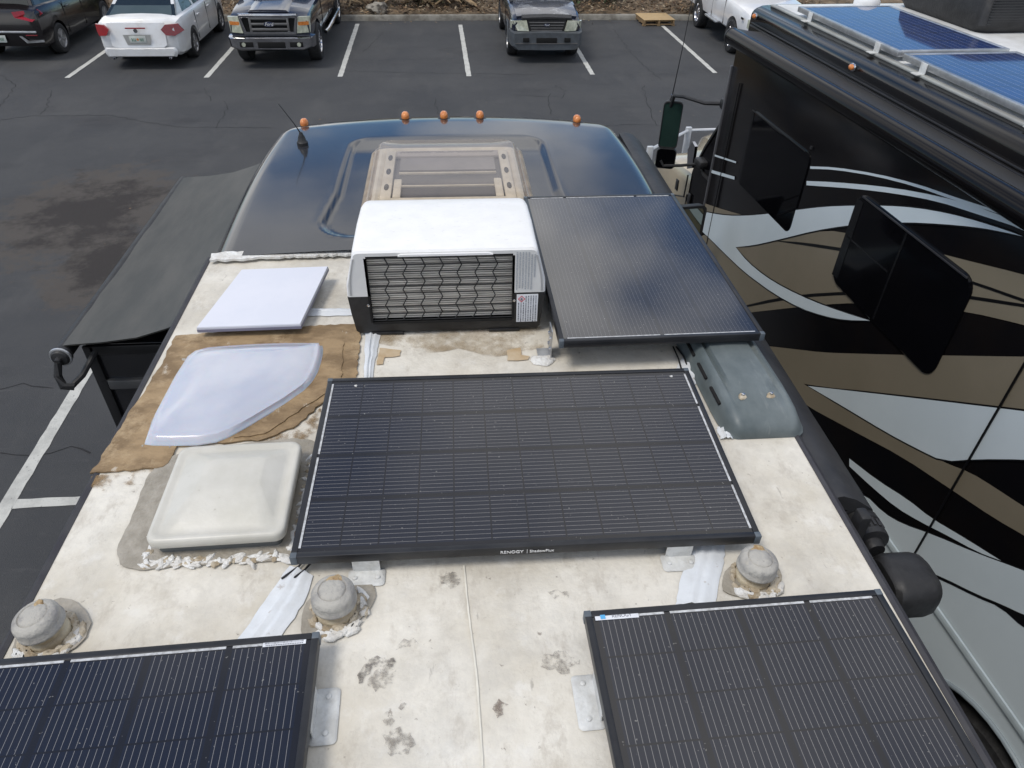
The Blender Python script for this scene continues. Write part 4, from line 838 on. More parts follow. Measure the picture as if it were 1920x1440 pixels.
m = MB(); m.box((cx, cy+.19, 2.948), (.58, .20, .01)); m.build('folded_blind', mat('grey_blind', (.22, .215, .23), .6, col2=(.16, .16, .17), vs=3), t, smooth=False)
m = MB(); m.rings([RR(.96, .94, .08, 2.952), RR(.96, .94, .08, 2.966), RR(.93, .91, .08, 2.972), RR(.92, .90, .08, 2.985), RR(.90, .88, .075, 3.008), RR(.86, .84, .07, 3.020), RR(.55, .5, .06, 3.028)], cap0=False); m.build('clear_lid', clear_m, t, ang=60)

# ------------------------------------------------------------------ whip antenna
c = at(567, 268, 2.935); t = thing('roof_antenna', (c.x, c.y, 2.93), 'short black whip antenna leaning back on the left of the dark front cap', 'antenna')
m = MB(); m.lathe([(.036, -.02), (.036, .012), (.028, .02), (.022, .045), (.014, .06), (.010, .075)], c=(c.x, c.y, 2.93), n=16); m.build('base', blackplastic, t)
m = MB(); m.tube([(c.x, c.y, 2.995), (c.x-.03, c.y-.005, 3.06), (c.x-.105, c.y-.015, 3.19)], [.005, .0032, .002], 8); m.build('whip', blackplastic, t)

# ------------------------------------------------------------------ solar panels (far edge marked with bus-bars 1|2|1)
pvg = 'black solar panels on the motorhome roof'
def solar(loc, rz, label, tiltx=0, glass=None):
    t = thing('solar_panel', loc, label, 'solar panel', pvg, rz); t.rotation_euler = (tiltx, 0, rz)
    W_, L_ = .815, 1.350; h = .033
    m = MB()
    m.box((0, 0, -h/2-.004), (W_-.03, L_-.03, h-.016)); m.mi = 0
    q = m.build('backsheet', blackplastic, t, world=False, smooth=False)
    m = MB()
    for s in (1, -1):
        m.box((s*(W_/2-.009), 0, -h/2), (.018, L_-.002, h), bev=.0015); m.box((0, s*(L_/2-.009), -h/2), (W_-.036, .018, h), bev=.0015)
        m.box((0, s*(L_/2+.0008), -.012), (W_-.06, .001, .002)); m.box((0, s*(L_/2+.0008), -.022), (W_-.06, .001, .002))
    m.build('frame', frameblk, t, world=False)
    for sx in (1, -1):
        for sy in (1, -1): m = MB(); m.box((sx*(W_/2-.008), sy*(L_/2-.008), -h/2), (.019, .019, h+.0012), bev=.002); m.build('frame_corner', cornergrey, t, world=False)
    m = MB(); m.box((0, 0, -.0045), (W_-.034, L_-.034, .003)); m.build('glass', glass or pv_m, t, world=False, smooth=False)
    m = MB(); cw = PVW/4; yb = PVL/2+.002
    for s in (1, -1):
        segs = ((0, 1), (1, 3), (3, 4)) if s > 0 else ((0, 2), (2, 4))
        for a, b in segs: m = MB(); m.box((-PVW/2+(a+b)/2*cw, s*(yb+.004), -.0022), ((b-a)*cw-.016, .011, .0012)); m.build('busbar', busbar, t, world=False, smooth=False)
    return t
def bracket(t, x, y, rz, zdrop, w=.09, dd=.045):        # Z-bracket buried in sealant beside the frame
    m = MB(); M2 = Matrix.Translation((x, y, -zdrop)) @ Matrix.Rotation(rz, 4, 'Z')
    m.rings([[M2 @ Vector((u, v, z)) for u, v in jag([Vector((*p_, 0)) for p_ in rrect(0, dd*.38, w+e, dd+e, .012, 4)], .0015, .02, 3) for u, v in [(u.x, u.y)] ] for e, z in ((.022, 0), (.014, .003), (.0, .005))]) if False else m.rings([[M2 @ Vector((u, v, z)) for u, v in rrect(0, dd*.38, w+e, dd+e, .012, 4)] for e, z in ((.016, 0), (.010, .003), (.0, .005))])
    m.box((0, 0, 0), (w*.86, .003, zdrop-.028), M=M2 @ Matrix.Translation((0, -.003, (zdrop-.028)/2+.004)))
    q = m.build('bracket', bracket_m, t, world=False)
    for s in (1, -1): m = MB(); m.lathe([(.008, .003), (.007, .009), (.003, .011)], n=12, M=M2 @ Matrix.Translation((s*w*.36, dd*.5, 0))); m.build('bolt', bracket_m, q, world=False)
# wide panel across the roof: its long side runs left-right
t1 = solar((.190, 1.698, 2.985), math.radians(-90-.6), 'wide black solar panel across the middle of the roof with white lettering on its edge')
z0_ = .081
M2 = Matrix.Translation((.4095, -.02, -.0165)) @ Matrix.Rotation(math.pi/2, 4, 'Z') @ Matrix.Rotation(math.pi/2, 4, 'X')
text('maker_lettering', 'RENOGY', .0165, white_m, M2 @ Matrix.Translation((-.034, 0, .0015)), t1, world=False)
text('maker_lettering', 'ShadowFlux', .0145, white_m, M2 @ Matrix.Translation((.052, 0, .0015)), t1, world=False)
m = MB(); m.box((0, 0, 0), (.0012, .001, .016), M=M2 @ Matrix.Translation((.010, 0, .0008)) @ Matrix.Rotation(math.pi/2, 4, 'X')); m.build('maker_divider', white_m, t1, world=False)
bracket(t1, .4085, -.47, math.radians(-90), z0_); bracket(t1, .4085, .44, math.radians(-90), z0_)
m = MB()
for (a, b) in ((.32, -.57), (.1, .6)): blob(m, -.36+.35*0, a*0+b, -.0022, .006, .004, random.Random(3))
m.build('bird_droppings', seal_m, t1, world=False)
t2 = solar((.792, 2.895, 3.045), math.radians(.5), 'solar panel raised beside the white air conditioner with its end over the vent cover', 0, pv_far)
m = MB(); m.box((-.425, -.56, -.075), (.004, .075, .135), bev=.002); m.box((-.445, -.56, -.14), (.06, .075, .004)); q = m.build('tilt_bracket', alu, t2, world=False)
m = MB()
for y in (-.58, -.54):
    for z in (-.05, -.10): m.lathe([(.007, 0), (.007, .006)], n=10, M=Matrix.Translation((-.427, y, z)) @ Matrix.Rotation(-math.pi/2, 4, 'Y'))
m.build('bolt', chrome, q, world=False)
m = MB(); m.box((.36, -.56, -.09), (.04, .05, .11)); m.box((-.36, .5, -.09), (.04, .05, .11)); m.box((.36, .5, -.085), (.04, .05, .10)); m.build('standoff', alu, t2, world=False)
m = MB(); blob(m, -.46, -.60, -.142, .045, .008, random.Random(2)); m.build('sealant', seal_m, t2, world=False)
t3 = solar((.722, .402, 2.985), math.radians(.9), 'lower right solar panel with a small blue and white sticker on its corner')
bracket(t3, -.4085, .474, math.radians(90), z0_, .125, .05); bracket(t3, -.4085, -.5, math.radians(90), z0_, .125, .05)
m = MB(); m.box((-.325, PVL/2+.004, -.0012), (.115, .017, .0012)); q = m.build('sticker', paper_m, t3, world=False, smooth=False)
text('sticker_lettering', 'RENOGY', .013, ink, Matrix.Translation((-.312, PVL/2+.004, -.0002)), q, ext=.0002, world=False)
m = MB(); m.box((-.362, PVL/2+.004, -.0001), (.013, .012, .0006)); m.build('sticker_logo', blue_m, q, world=False, smooth=False)
t4 = solar((-.767, .372, 2.985), math.radians(-1.4+0), 'black solar panel at the lower left with its right side bracketed and sealed')
t4.rotation_euler.z = math.radians(1.5)
bracket(t4, .4085, .497, math.radians(-90), z0_, .125, .05)
m = MB(); m.box((.325, PVL/2+.004, -.0012), (.105, .016, .0012)); q = m.build('sticker', paper_m, t4, world=False, smooth=False)
m = MB(); R = random.Random(5)
for k in range(34): m.box((.278+k*.0028, PVL/2+.006, -.0003), (R.choice((.0008, .0015)), .007, .0004))
for k in range(22): m.box((.281+k*.0042, PVL/2-.0012, -.0003), (.0028, .0025, .0004))
m.build('barcode', ink, q, world=False, smooth=False)

# ------------------------------------------------------------------ roof air conditioner
t = thing('air_conditioner', (-.035, 2.5, 2.90), 'white and black rooftop air conditioner with a wire grille facing the viewer', 'air conditioner')
YF = 2.50
def shroud(y, k, dz, z0=3.098):                           # cross-section of the white shell
    w0, w1, zt = .402*k, .362*k, 3.300-dz
    pts = [(w0, z0), (w0*.995, z0+.05), (w0-(w0-w1)*.55, z0+(zt-z0)*.6), (w1+.004, zt-.026), (w1+.001, zt-.011), (w1-.007, zt-.003), (w1-.019, zt)]
    pts = [(x, min(z, zt)) for x, z in pts]
    return [Vector((-.035+x, y, z)) for x, z in pts] + [Vector((-.035-x, y, z)) for x, z in reversed(pts)]
m = MB(); m.rings([shroud(YF, .985, .010), shroud(YF+.006, .996, .003), shroud(YF+.03, 1, 0), shroud(2.75, 1, -.004), shroud(2.92, .995, .002), shroud(2.99, .985, .014), shroud(3.05, .975, .036), shroud(3.10, .96, .072), shroud(3.14, .94, .125), shroud(3.16, .92, .17)], cap0=False, wrap=False)
m.build('white_shroud', acwhite, t, ang=40)
# front plate with the notch and the grille opening
face = mat('ac_face_shade_grey', (.66, .66, .65), .5, col2=(.62, .62, .61), vs=8)  # white shell's plastic, greyed in colour for the shaded front
gx0, gx1, gz0, gz1 = -.346, .230, 2.972, 3.268
sh = [(p.x, p.z) for p in shroud(YF, .985, .010)]; Rt = sh[:7]; Lt = sh[7:]
m = MB()
m.prism([(x, YF-.004, z) for x, z in [(gx1, 3.098), (gx1, gz1-.012), (gx1-.012, gz1)] ] [::-1] + [(x, YF-.004, z) for x, z in []] or [(0, 0, 0)], (0, .006, 0)) if False else None
poly = [(gx1, 3.098)] + [(x, z) for x, z in Rt] + [(gx1, Rt[-1][1])]
m.prism([(x, YF-.003, z) for x, z in poly], (0, .008, 0))
poly = [(x, z) for x, z in Lt] + [(gx0, 3.098), (gx0, Lt[0][1])]
m.prism([(x, YF-.003, z) for x, z in poly], (0, .008, 0))
m.prism([(x, YF-.0025, z) for x, z in ((gx0, gz1), (gx1, gz1), (gx1, Rt[-1][1]), (gx0, Lt[0][1]))], (0, .008, 0))
m.build('face_plate', face, t, ang=20)
m = MB(); m.prism([(x, YF-.012, z) for x, z in ((-.22, 3.280), (-.21, 3.286), (.13, 3.286), (.15, 3.28), (.15, 3.277), (-.22, 3.277))], (0, .01, 0)); m.build('top_lip', acwhite, t)
# dark base tray
m = MB(); rr_ = []
for z, k, d in ((2.912, .93, .014), (2.93, .96, .006), (3.02, .985, 0), (3.098, 1.0, 0)): rr_.append([(-.035+x*k, y, z) for x, y in [(-.40, YF+d), (.40, YF+d), (.385, 3.08-d), (.30, 3.16-d), (-.30, 3.16-d), (-.385, 3.08-d)]])
m.rings(rr_); q = m.build('base_tray', blackplastic, t, ang=25)
cut(q, [MB().box(((gx0+gx1)/2, YF, (gz0+gz1)/2), (gx1-gx0, .12, gz1-gz0)) if False else MB().box(((gx0+gx1)/2+.0-rv.location.x*0-t.location.x, YF-t.location.y, (gz0+3.2)/2-t.location.z), (gx1-gx0, .14, 3.2-gz0))])
for x in (-.29, .20): m = MB(); m.box((x, 2.545, 2.909), (.13, .08, .016), bev=.003); m.build('mounting_foot', blackplastic, t)
m = MB(); m.box((-.035, 2.85, 2.915), (.38, .30, .03)); m.build('mounting_plate', blackplastic, t)
m = MB(); m.box(((gx0+gx1)/2, YF+.045, (gz0+gz1)/2), (gx1-gx0, .01, gz1-gz0)); m.box((gx0-.004, YF+.022, (gz0+gz1)/2), (.008, .05, gz1-gz0)); m.box((gx1+.004, YF+.022, (gz0+gz1)/2), (.008, .05, gz1-gz0)); m.box(((gx0+gx1)/2, YF+.022, gz1+.004), (gx1-gx0, .05, .008)); m.box(((gx0+gx1)/2, YF+.022, gz0-.004), (gx1-gx0, .05, .008)); m.build('grille_recess', arch_m, t, smooth=False)
fin = mat('condenser_fins', (.74, .71, .65), .45, metal=.1, col2=(.46, .44, .40), vs=7, scale=(1, 1, 30))
m = MB()
for k in range(30): m.box(((gx0+gx1)/2, YF+.034, gz0+.006+k*.0099), (gx1-gx0, .016, .0052))
m.build('condenser_fins', fin, t, smooth=False)
m = MB()
for k in range(10): z = gz0+.004+k*.0322; m.tube([(gx0, YF+.008, z), (gx1, YF+.008, z)], .0026, 6)
for k in range(7):
    x = gx0+.072+k*.0715; pts = []
    for j in range(9): pts.append((x+(.0085 if j % 2 else -.0085)+.0022*j-.01, YF+.0055, gz0+.006+j*.0358))
    m.tube(pts, .0028, 6)
m.build('wire_grille', blackplastic, t)
for x, z in ((-.357, 3.055), (.238, 3.06)): m = MB(); m.lathe([(.006, 0), (.006, .003), (.003, .004)], n=12, M=Matrix.Translation((x, YF+(.0), z)) @ Matrix.Rotation(math.pi/2, 4, 'X')); m.build('screw', chrome, t)
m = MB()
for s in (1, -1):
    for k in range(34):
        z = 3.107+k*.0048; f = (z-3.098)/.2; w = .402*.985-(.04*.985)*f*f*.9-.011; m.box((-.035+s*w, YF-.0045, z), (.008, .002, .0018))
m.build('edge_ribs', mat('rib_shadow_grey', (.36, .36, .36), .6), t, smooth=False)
m = MB(); R = random.Random(1)                              # fine print moulded on the right of the face
for c_ in range(7):
    x = .246+c_*.0118; z = 3.282-(.0 if c_ < 5 else .01)
    while z > 3.118+(.05 if c_ == 6 else 0):
        l_ = R.uniform(.002, .009); m.box((x, YF-.0045, z-l_/2), (.0052, .0015, l_)); z -= l_+R.uniform(.0015, .003)
m.build('fine_print', mat('print_grey', (.40, .42, .45), .6), t, smooth=False)
m = MB(); m.box((.292, YF-.0025, 3.022), (.088, .003, .132)); q = m.build('warning_label', paper_m, t, smooth=False)
m = MB()
for c_ in range(8):
    x = .256+c_*.0102; z = 3.05 if c_ < 3 else 3.082
    while z > 2.962:
        l_ = R.uniform(.002, .008); m.box((x, YF-.0045, z-l_/2), (.0042, .001, l_)); z -= l_+R.uniform(.0015, .004)
m.build('fine_print', ink, q, smooth=False)
m = MB(); dx, dz = .268, 3.068
for k in range(4):
    a = math.pi/2*k; M2 = Matrix.Translation((dx+.0095*math.cos(a+math.pi/4), YF-.005, dz+.0095*math.sin(a+math.pi/4))) @ Matrix.Rotation(-(a+math.pi/4), 4, 'Y'); m.box((0, 0, 0), (.0022, .0012, .022), M=M2)
m.build('hazard_diamond', mat('hazard_red', (.62, .04, .07), .5), q, smooth=False)
m = MB(); m.prism([(dx+x, YF-.0045, dz+z) for x, z in ((-.004, -.004), (.004, -.004), (.0045, 0), (.0015, .002), (.001, .0065), (-.002, .003), (-.0045, .001))], (0, -.001, 0)); m.box((dx, YF-.005, dz-.006), (.009, .001, .0012)); m.build('flame_symbol', ink, q, smooth=False)

# ------------------------------------------------------------------ flat white dish
t = thing('flat_antenna_dish', (-.82, 2.74, 2.90), 'flat square white internet dish raised on the left of the roof near the front cap', 'antenna dish')
A = [Vector(v) for v in (at(453, 505, 2.975), at(615, 499, 2.98), at(563, 607, 2.965), at(368, 614, 2.96))]
nrm = (A[1]-A[0]).cross(A[3]-A[0]).normalized(); nrm = nrm if nrm.z > 0 else -nrm
def inset(P, s): c = sum(P, Vector())/4; return [c+(p-c)*s for p in P]
m = MB(); m.rings([[p-nrm*.024 for p in A], [p-nrm*.004 for p in A], [p for p in inset(A, .992)]]); m.build('dish_panel', dishwhite, t, smooth=False)
m = MB(); m.rings([[p-nrm*.028 for p in inset(A, .99)], [p-nrm*.0245 for p in inset(A, 1.004)], [p-nrm*.012 for p in inset(A, 1.004)]], cap1=False); m.build('dish_rim', dishgrey, t, smooth=False)
m = MB(); c = sum(A, Vector())/4
for sx, sy in ((-.12, .15), (.12, .15), (-.12, -.15), (.12, -.15)): m.lathe([(.016, 0), (.012, .012), (.012, .05)], c=(c.x+sx, c.y+sy, 2.9), n=12)
m.build('mounting_leg', dishgrey, t)

# ------------------------------------------------------------------ milky skylight
SKP = smooth_outline([at(x, y, 2.925) for x, y in ((268, 822), (300, 826), (395, 824), (440, 806), (560, 734), (588, 704), (600, 668), (602, 646), (594, 646), (520, 646), (440, 650), (372, 656), (345, 676))], 1)
c = sum(SKP, Vector())/len(SKP); t = thing('roof_skylight', (c.x, c.y, 2.91), 'milky lavender plastic corner skylight dome on the brown stained board', 'skylight')
out = [(p.x, p.y) for p in SKP]; lx, ly = c.x-.01, c.y+.10
m = MB(); m.rings([ring_at(out, c.x, c.y, 1.035, 2.909), ring_at(out, c.x, c.y, 1.03, 2.915), ring_at(out, c.x, c.y, 1.0, 2.918), ring_at(out, c.x, c.y, .985, 2.935)]+[ring_at(out, c.x+(lx-c.x)*(1-s), c.y+(ly-c.y)*(1-s), s, 2.930+.040*(1-((s-.05)/.94)**3.0)) for s in (.95, .90, .84, .76, .66, .54, .4, .25, .1)]); m.build('dome', skyl_m, t, ang=80)
m = MB(); R = random.Random(8)
for k in range(18): p = SKP[R.randrange(len(SKP))]; q = c+(p-c)*R.uniform(1.03, 1.10); blob(m, q.x, q.y, 2.908, R.uniform(.004, .012), .003, R)
m.build('sealant_spots', oldseal_m, t)

# ------------------------------------------------------------------ square roof vent hatch
hx, hy = -.722, 1.588
t = thing('roof_vent_hatch', (hx, hy, 2.90), 'square off-white roof vent lid ringed by cracked white and brown sealant', 'roof vent')
sheet('old_sealant_patch', [(286, 878), (268, 915), (248, 975), (218, 1030), (226, 1062), (262, 1072), (330, 1062), (430, 1056), (520, 1054), (572, 1040), (590, 960), (600, 880), (604, 830), (560, 822), (520, 826), (340, 845)], 2.9042, .0035, oldseal_m, parent=t, jagamp=.003, seed=7, step=.03)
def HR(w, h, r, z, ox=0, oy=0): return [Vector((x+ox, y+oy, z-(.014 if z > 2.92 else 0))) for x, y in rrect(hx, hy, w, h, r, 6, math.radians(.8))]
m = MB(); m.rings([HR(.355, .365, .02, 2.904), HR(.355, .365, .02, 2.965)]); m.build('hatch_base', mat('hatch_base_grey', (.13, .14, .14), .6), t)
m = MB(); m.rings([HR(.385, .392, .03, 2.955), HR(.392, .400, .034, 2.960), HR(.392, .400, .034, 2.982), HR(.384, .392, .034, 2.990), HR(.362, .370, .03, 2.991), HR(.345, .353, .028, 2.985), HR(.325, .333, .03, 2.986), HR(.305, .313, .035, 2.992), HR(.19, .14, .02, 3.021, .01, .03), HR(.172, .122, .02, 3.024, .01, .03), HR(.08, .06, .02, 3.025, .01, .03)]); m.build('lid', hatch_m, t, ang=60)
m = MB(); m2 = MB(); R = random.Random(21)
def along(n_, side):
    for k in range(n_):
        u = (k+R.uniform(.2, .8))/n_
        if side == 'near': yield hx-.205+u*.42, hy-.226+R.uniform(-.012, .014)
        elif side == 'right': yield hx+.222+R.uniform(-.014, .016), hy-.22+u*.42
        else: yield hx-.207+R.uniform(-.008, .008), hy-.2+u*.36
for side, n_ in (('near', 15), ('right', 14), ('left', 7)):
    for x, y in along(n_, side):
        rz = R.uniform(0, 3.14)
        blob(m, x, y, 2.9065, R.uniform(.007, .013), .006, R, R.uniform(1.3, 2.6), rz)
        if R.random() < .6: blob(m, x+R.uniform(-.012, .012), y+R.uniform(-.012, .012), 2.9065, R.uniform(.004, .008), .007, R, R.uniform(1.5, 3.2), R.uniform(0, 3.14))
    for x, y in along(n_, side): blob(m2, x, y, 2.9062, R.uniform(.008, .014), .005, R, R.uniform(.9, 1.5), R.uniform(0, 3))
    for x, y in along(int(n_*1.8), side):                  # long flat smears dragged along the edge
        blob(m, x, y, 2.9066, R.uniform(.004, .008), .0022, R, R.uniform(2.2, 4.5), (0 if side == 'near' else 1.57)+R.uniform(-.7, .7))
m.build('white_sealant', seal_m, t); m2.build('brown_sealant', brownseal_m, t)
m = MB(); blob(m, hx+.235, hy-.02, 2.907, .020, .01, R, 1.0); blob(m, hx+.228, hy+.10, 2.907, .014, .008, R, 1.4, 1.5); blob(m, hx+.222, hy-.13, 2.907, .012, .008, R, 2.4, 1.4); m.build('rusty_sealant', rust_m, t)

# ------------------------------------------------------------------ plumbing vent caps
def ventcap(base, lean, label, puddle, seed, k=1.):
    R = random.Random(seed); x, y = base; t = thing('plumbing_vent', (x, y, 2.90), label, 'vent cap', 'round plumbing vents on the roof')
    sheet('sealant_puddle', puddle, 2.9042, .003, oldseal_m, parent=t, jagamp=.002, seed=seed, step=.03)
    Mx = Matrix.Translation((x, y, 2.90)) @ Matrix.Rotation(lean[0], 4, 'X') @ Matrix.Rotation(lean[1], 4, 'Y') @ Matrix.Scale(k, 4)
    m = MB(); m.lathe([(.054, 0), (.054, .014), (.052, .020), (.045, .024), (.044, .042), (.048, .048)], n=32, M=Mx); m.build('vent_pipe', capbase_m, t, ang=50)
    m = MB(); m.lathe([(.050, .046), (.058, .047), (.0605, .050), (.0605, .056), (.0585, .058), (.0585, .076), (.0575, .084), (.053, .092), (.046, .097), (.0385, .0995), (.036, .0965), (.0335, .0995), (.030, .1025), (.012, .104), (.002, .104)], n=36, M=Mx); m.build('cap', cap_m, t, ang=50)
    m = MB(); bx = Mx @ Vector((.004, .032, .100)); blob(m, bx.x, bx.y, bx.z-.004, .016*k, .007, R, 1.3); m.build('patch_on_cap', rust_m, t)
    m = MB(); m3 = MB()
    for j in range(26):
        a = R.uniform(-2.7, .75); rr_ = R.uniform(.064, .086)*k; blob(m if R.random() < .6 else m3, x+rr_*math.cos(a), y+rr_*math.sin(a), 2.9065, R.uniform(.007, .014), .008, R, R.uniform(1.2, 2.2), a+1.57)
    for j in range(14):
        a = R.uniform(0, 6.28); rr_ = R.uniform(.055, .066)*k; blob(m3, x+rr_*math.cos(a), y+rr_*math.sin(a), 2.9065, R.uniform(.008, .013), .010, R, 1.6, a+1.57)
    m.build('white_sealant', seal_m, t); m3.build('brown_sealant', brownseal_m, t)
b1 = at(96, 1192, 2.9); b2 = at(632, 1146, 2.9); b3 = at(1410, 1083, 2.9)
ventcap((b1.x, b1.y), (0, -.12), 'round grey vent cap nearest the left roof edge above the lower left solar panel', [(22, 1210), (60, 1150), (110, 1118), (150, 1130), (174, 1165), (160, 1200), (130, 1225), (60, 1235), (28, 1232)], 31, .98)
ventcap((b2.x, b2.y), (0, 0), 'round vent cap with crumbling top between the wide white tape and the middle roof', [(562, 1170), (575, 1125), (620, 1090), (700, 1092), (706, 1120), (690, 1150), (650, 1180), (612, 1196), (570, 1200)], 33, 1.0)
ventcap((b3.x, b3.y), (0, .04), 'round grey vent cap at the right beside the wide white tape strip', [(1350, 1095), (1365, 1060), (1440, 1040), (1462, 1065), (1466, 1092), (1450, 1115), (1400, 1122), (1360, 1115)], 35, .93)

# ------------------------------------------------------------------ long low vent cover on the right
t = thing('refrigerator_vent_cover', (1.075, 2.2, 2.90), 'long weathered green-grey vent cover on the right edge sliding under the raised solar panel', 'vent cover')
fx, fy = 1.070, 2.30
def FR(w, l_, r, z, dx=0, dy=0): return [Vector((x+dx, y+dy, z)) for x, y in rrect(fx, fy, w, l_, r, 7, math.radians(1.5))]
m = MB(); rr_ = []
for y, h, w in ((1.780, .03, .62), (1.7815, .22, .70), (1.787, .42, .80), (1.800, .60, .885), (1.826, .76, .95), (1.87, .89, .985), (1.93, .95, 1), (1.98, 1, 1), (2.04, 1, 1), (2.3, 1, 1), (2.6, 1, 1), (2.80, 1, 1), (2.84, .6, .95)):
    g_ = max(0, min(1, (y-1.90)/.12)); X_ = fx-(y-2.3)*.026; P_ = [(-.156, 0), (-.157, .006), (-.150, .011), (-.143, .035), (-.128, .066), (-.118, .080), (-.104, .085), (-.098, .084-.010*g_), (-.088, .084-.012*g_), (-.080, .086+.004*g_), (-.04, .092), (0, .094), (.04, .092), (.080, .086+.004*g_), (.088, .084-.012*g_), (.098, .084-.010*g_), (.104, .085), (.118, .080), (.128, .066), (.143, .035), (.150, .011), (.157, .006), (.156, 0)]
    rr_.append([(X_+x*w, y-(.0 if abs(x) < .1 else .0), 2.902+z*h) for x, z in P_])
m.rings(rr_); m.build('cover', fridge_m, t, ang=55)
m = MB()
for y in (1.965, 2.115, 2.265): m.box((fx-.1385-.010*(0)+(2.3-y)*.026, y, 2.955), (.012, .10, .010), rz=math.radians(1.5), bev=.003)
m.build('side_slots', arch_m, t)
m = MB(); m2 = MB(); m3 = MB(); R = random.Random(4)
for (px, py) in ((1391, 743), (1444, 741)):
    p = at(px, py, 2.985); blob(m, p.x, p.y, 2.985, .0165, .008, R, 1.3, .6); m2.lathe([(.007, 0), (.006, .006), (.002, .007)], c=(p.x+.002, p.y-.002, 2.992), n=10); m3.lathe([(.003, 0), (.003, .002)], c=(p.x+.002, p.y-.002, 2.993), n=8)
m.build('broken_patch', brownseal_m, t); m2.build('screw', chrome, t)

# ================================================================== NEIGHBOURING COACH
a = math.radians(3.43); ex = Vector((math.cos(a), math.sin(a), 0)); ey = Vector((-math.sin(a), math.cos(a), 0)); O = Vector((2.33, 5.99, 0))
def wl(px, py, xo):
    d = ray(px, py); t_ = ((O-Vector((0, 0, HC))).dot(ex)+xo)/d.dot(ex); P = Vector((0, 0, HC))+d*t_-O; return (P.dot(ey), P.z)
ch = thing('motorhome', O, 'tall black, silver and bronze coach motorhome standing on the right with a tan truck cab', 'motorhome', rz=a)
B = dict(parent=ch, world=False)
m = MB(); m.box((.35, -4.0, 1.92), (.70, 8.06, 2.64), bev=.015); wall = m.build('slide_out_wall', coachblk, **B)
cut(wall, [MB().lathe([(.60, -.5), (.60, .3)], n=48, M=Matrix.Translation((0, -4.55, .52)) @ Matrix.Rotation(math.pi/2, 4, 'Y'))])
m = MB(); prof = [(.2, .6), (.2, 3.385), (.2, 3.40), (.204, 3.418), (.215, 3.436), (.236, 3.452), (.27, 3.464), (.32, 3.471), (.38, 3.474), (.42, 3.475), (2.2, 3.475), (2.5, 3.42), (2.55, 3.3), (2.55, .6)]
m.rings([[(x, y, z) for x, z in prof] for y in (-9.0, .30)] + [[(x if .3 < x < 2.4 else (x+.04 if x < 1 else x-.04), .38, z*.995) for x, z in prof]]); m.build('body_wall', coachblk, **B, ang=50)
m = MB(); m.box((1.37, -4.3, 3.477), (1.98, 9.1, .012), bev=.004); m.build('roof', coachroof, **B)
m = MB(); m.box((.345, -4.3, 3.478), (.045, 9.1, .016), bev=.006); m.build('roof_gutter', mat('gutter_grey', (.36, .37, .35), .5, col2=(.28, .28, .27), vs=3), **B)
m = MB(); m.box((.194, -3.95, 3.352), (.014, 8.4, .008), bev=.002); m.box((.190, -3.95, 3.332), (.022, 8.4, .010), bev=.003); m.build('awning_rail', mat('rail_satin_black', (.05, .05, .055), .3, metal=.5), **B)
tb = MB(); tb.tube([(-.05, .02, 3.298), (-.05, -2.0, 3.312), (-.05, -4, 3.318), (-.05, -8, 3.32)], .062, 24); tb.build('slide_topper_roller', coachblk, **B)
m = MB(); vs = []; rows = ((.02, 0), (-.9, .006), (-2.0, .014), (-3.4, .018), (-6, .020), (-8, .022))
for y, dz in rows: vs += [(.195, y, 3.328), (.08, y, 3.338+dz*.5), (-.04, y, 3.359+dz)]
m.add(vs, [(3*j+i, 3*j+i+1, 3*j+i+4, 3*j+i+3) for j in range(5) for i in range(2)]); m.build('slide_topper_fabric', mat('coach_topper', (.028, .028, .029), .5, col2=(.036, .036, .036), vs=3), **B, recalc=False)
m = MB(); m.lathe([(.02, .0), (.078, .005), (.08, .03), (.07, .045), (.03, .05)], n=24, M=Matrix.Translation((-.05, .02, 3.298)) @ Matrix.Rotation(-math.pi/2, 4, 'X') @ Matrix.Scale(.82, 4)); m.build('roller_end', blackplastic, **B)
# paint scheme, measured on the wall
def z5(P): return [(1180+x/2.595, 150+y/2.595) for x, y in P]
def z6(P): return [(1400+x/1.714, 600+y/1.714) for x, y in P]
def paint(name, pts, mt, off, extra=(), outline=True, local=False):
    Q = []; was = False
    for x, y in pts:                                         # bands run on along the side towards the tail
        q = wl(x, y, -off)
        if x > 2030: Q += [(-7.6, q[1]), q] if was else [q, (-7.6, q[1])]
        else: Q.append(q)
        was = x > 2030
    Q = [(min(y, .028), z) for y, z in Q] + list(extra)
    # soften the polygon once
    V = [Vector((y, z, 0)) for y, z in Q]; S_ = []
    for i in range(len(V)):
        p, q, r_ = V[i-1], V[i], V[(i+1) % len(V)]
        ang = (q-p).angle(r_-q) if (q-p).length > 1e-6 and (r_-q).length > 1e-6 else 0
        if ang < .7: S_ += [q.lerp(p, min(.25, .1/max((q-p).length, 1e-6))), q.lerp(r_, min(.25, .1/max((q-r_).length, 1e-6)))]
        else: S_.append(q)
    for V2, mm, o2 in (((dil(S_, .009), coachedge, off-.0012) if outline else (None, None, None)), (S_, mt, off)):
        if V2 is None: continue
        m = MB(); m.add([(-o2, v.x, v.y) for v in V2], [tuple(range(len(V2)))]); m.build(name, mm, ch, world=False, smooth=False)
def dil(V, d):
    area = sum(V[i].x*V[(i+1) % len(V)].y-V[(i+1) % len(V)].x*V[i].y for i in range(len(V))); sg = 1 if area > 0 else -1; o = []
    for i in range(len(V)):
        e1 = (V[i]-V[i-1]); e2 = (V[(i+1) % len(V)]-V[i]); e1 = e1.normalized() if e1.length > 1e-9 else e2.normalized(); e2 = e2.normalized() if e2.length > 1e-9 else e1
        n1 = Vector((e1.y, -e1.x, 0)); n2 = Vector((e2.y, -e2.x, 0)); n_ = (n1+n2); n_ = n_.normalized() if n_.length > 1e-3 else n1
        o.append(V[i]+n_*sg*d)
    return o
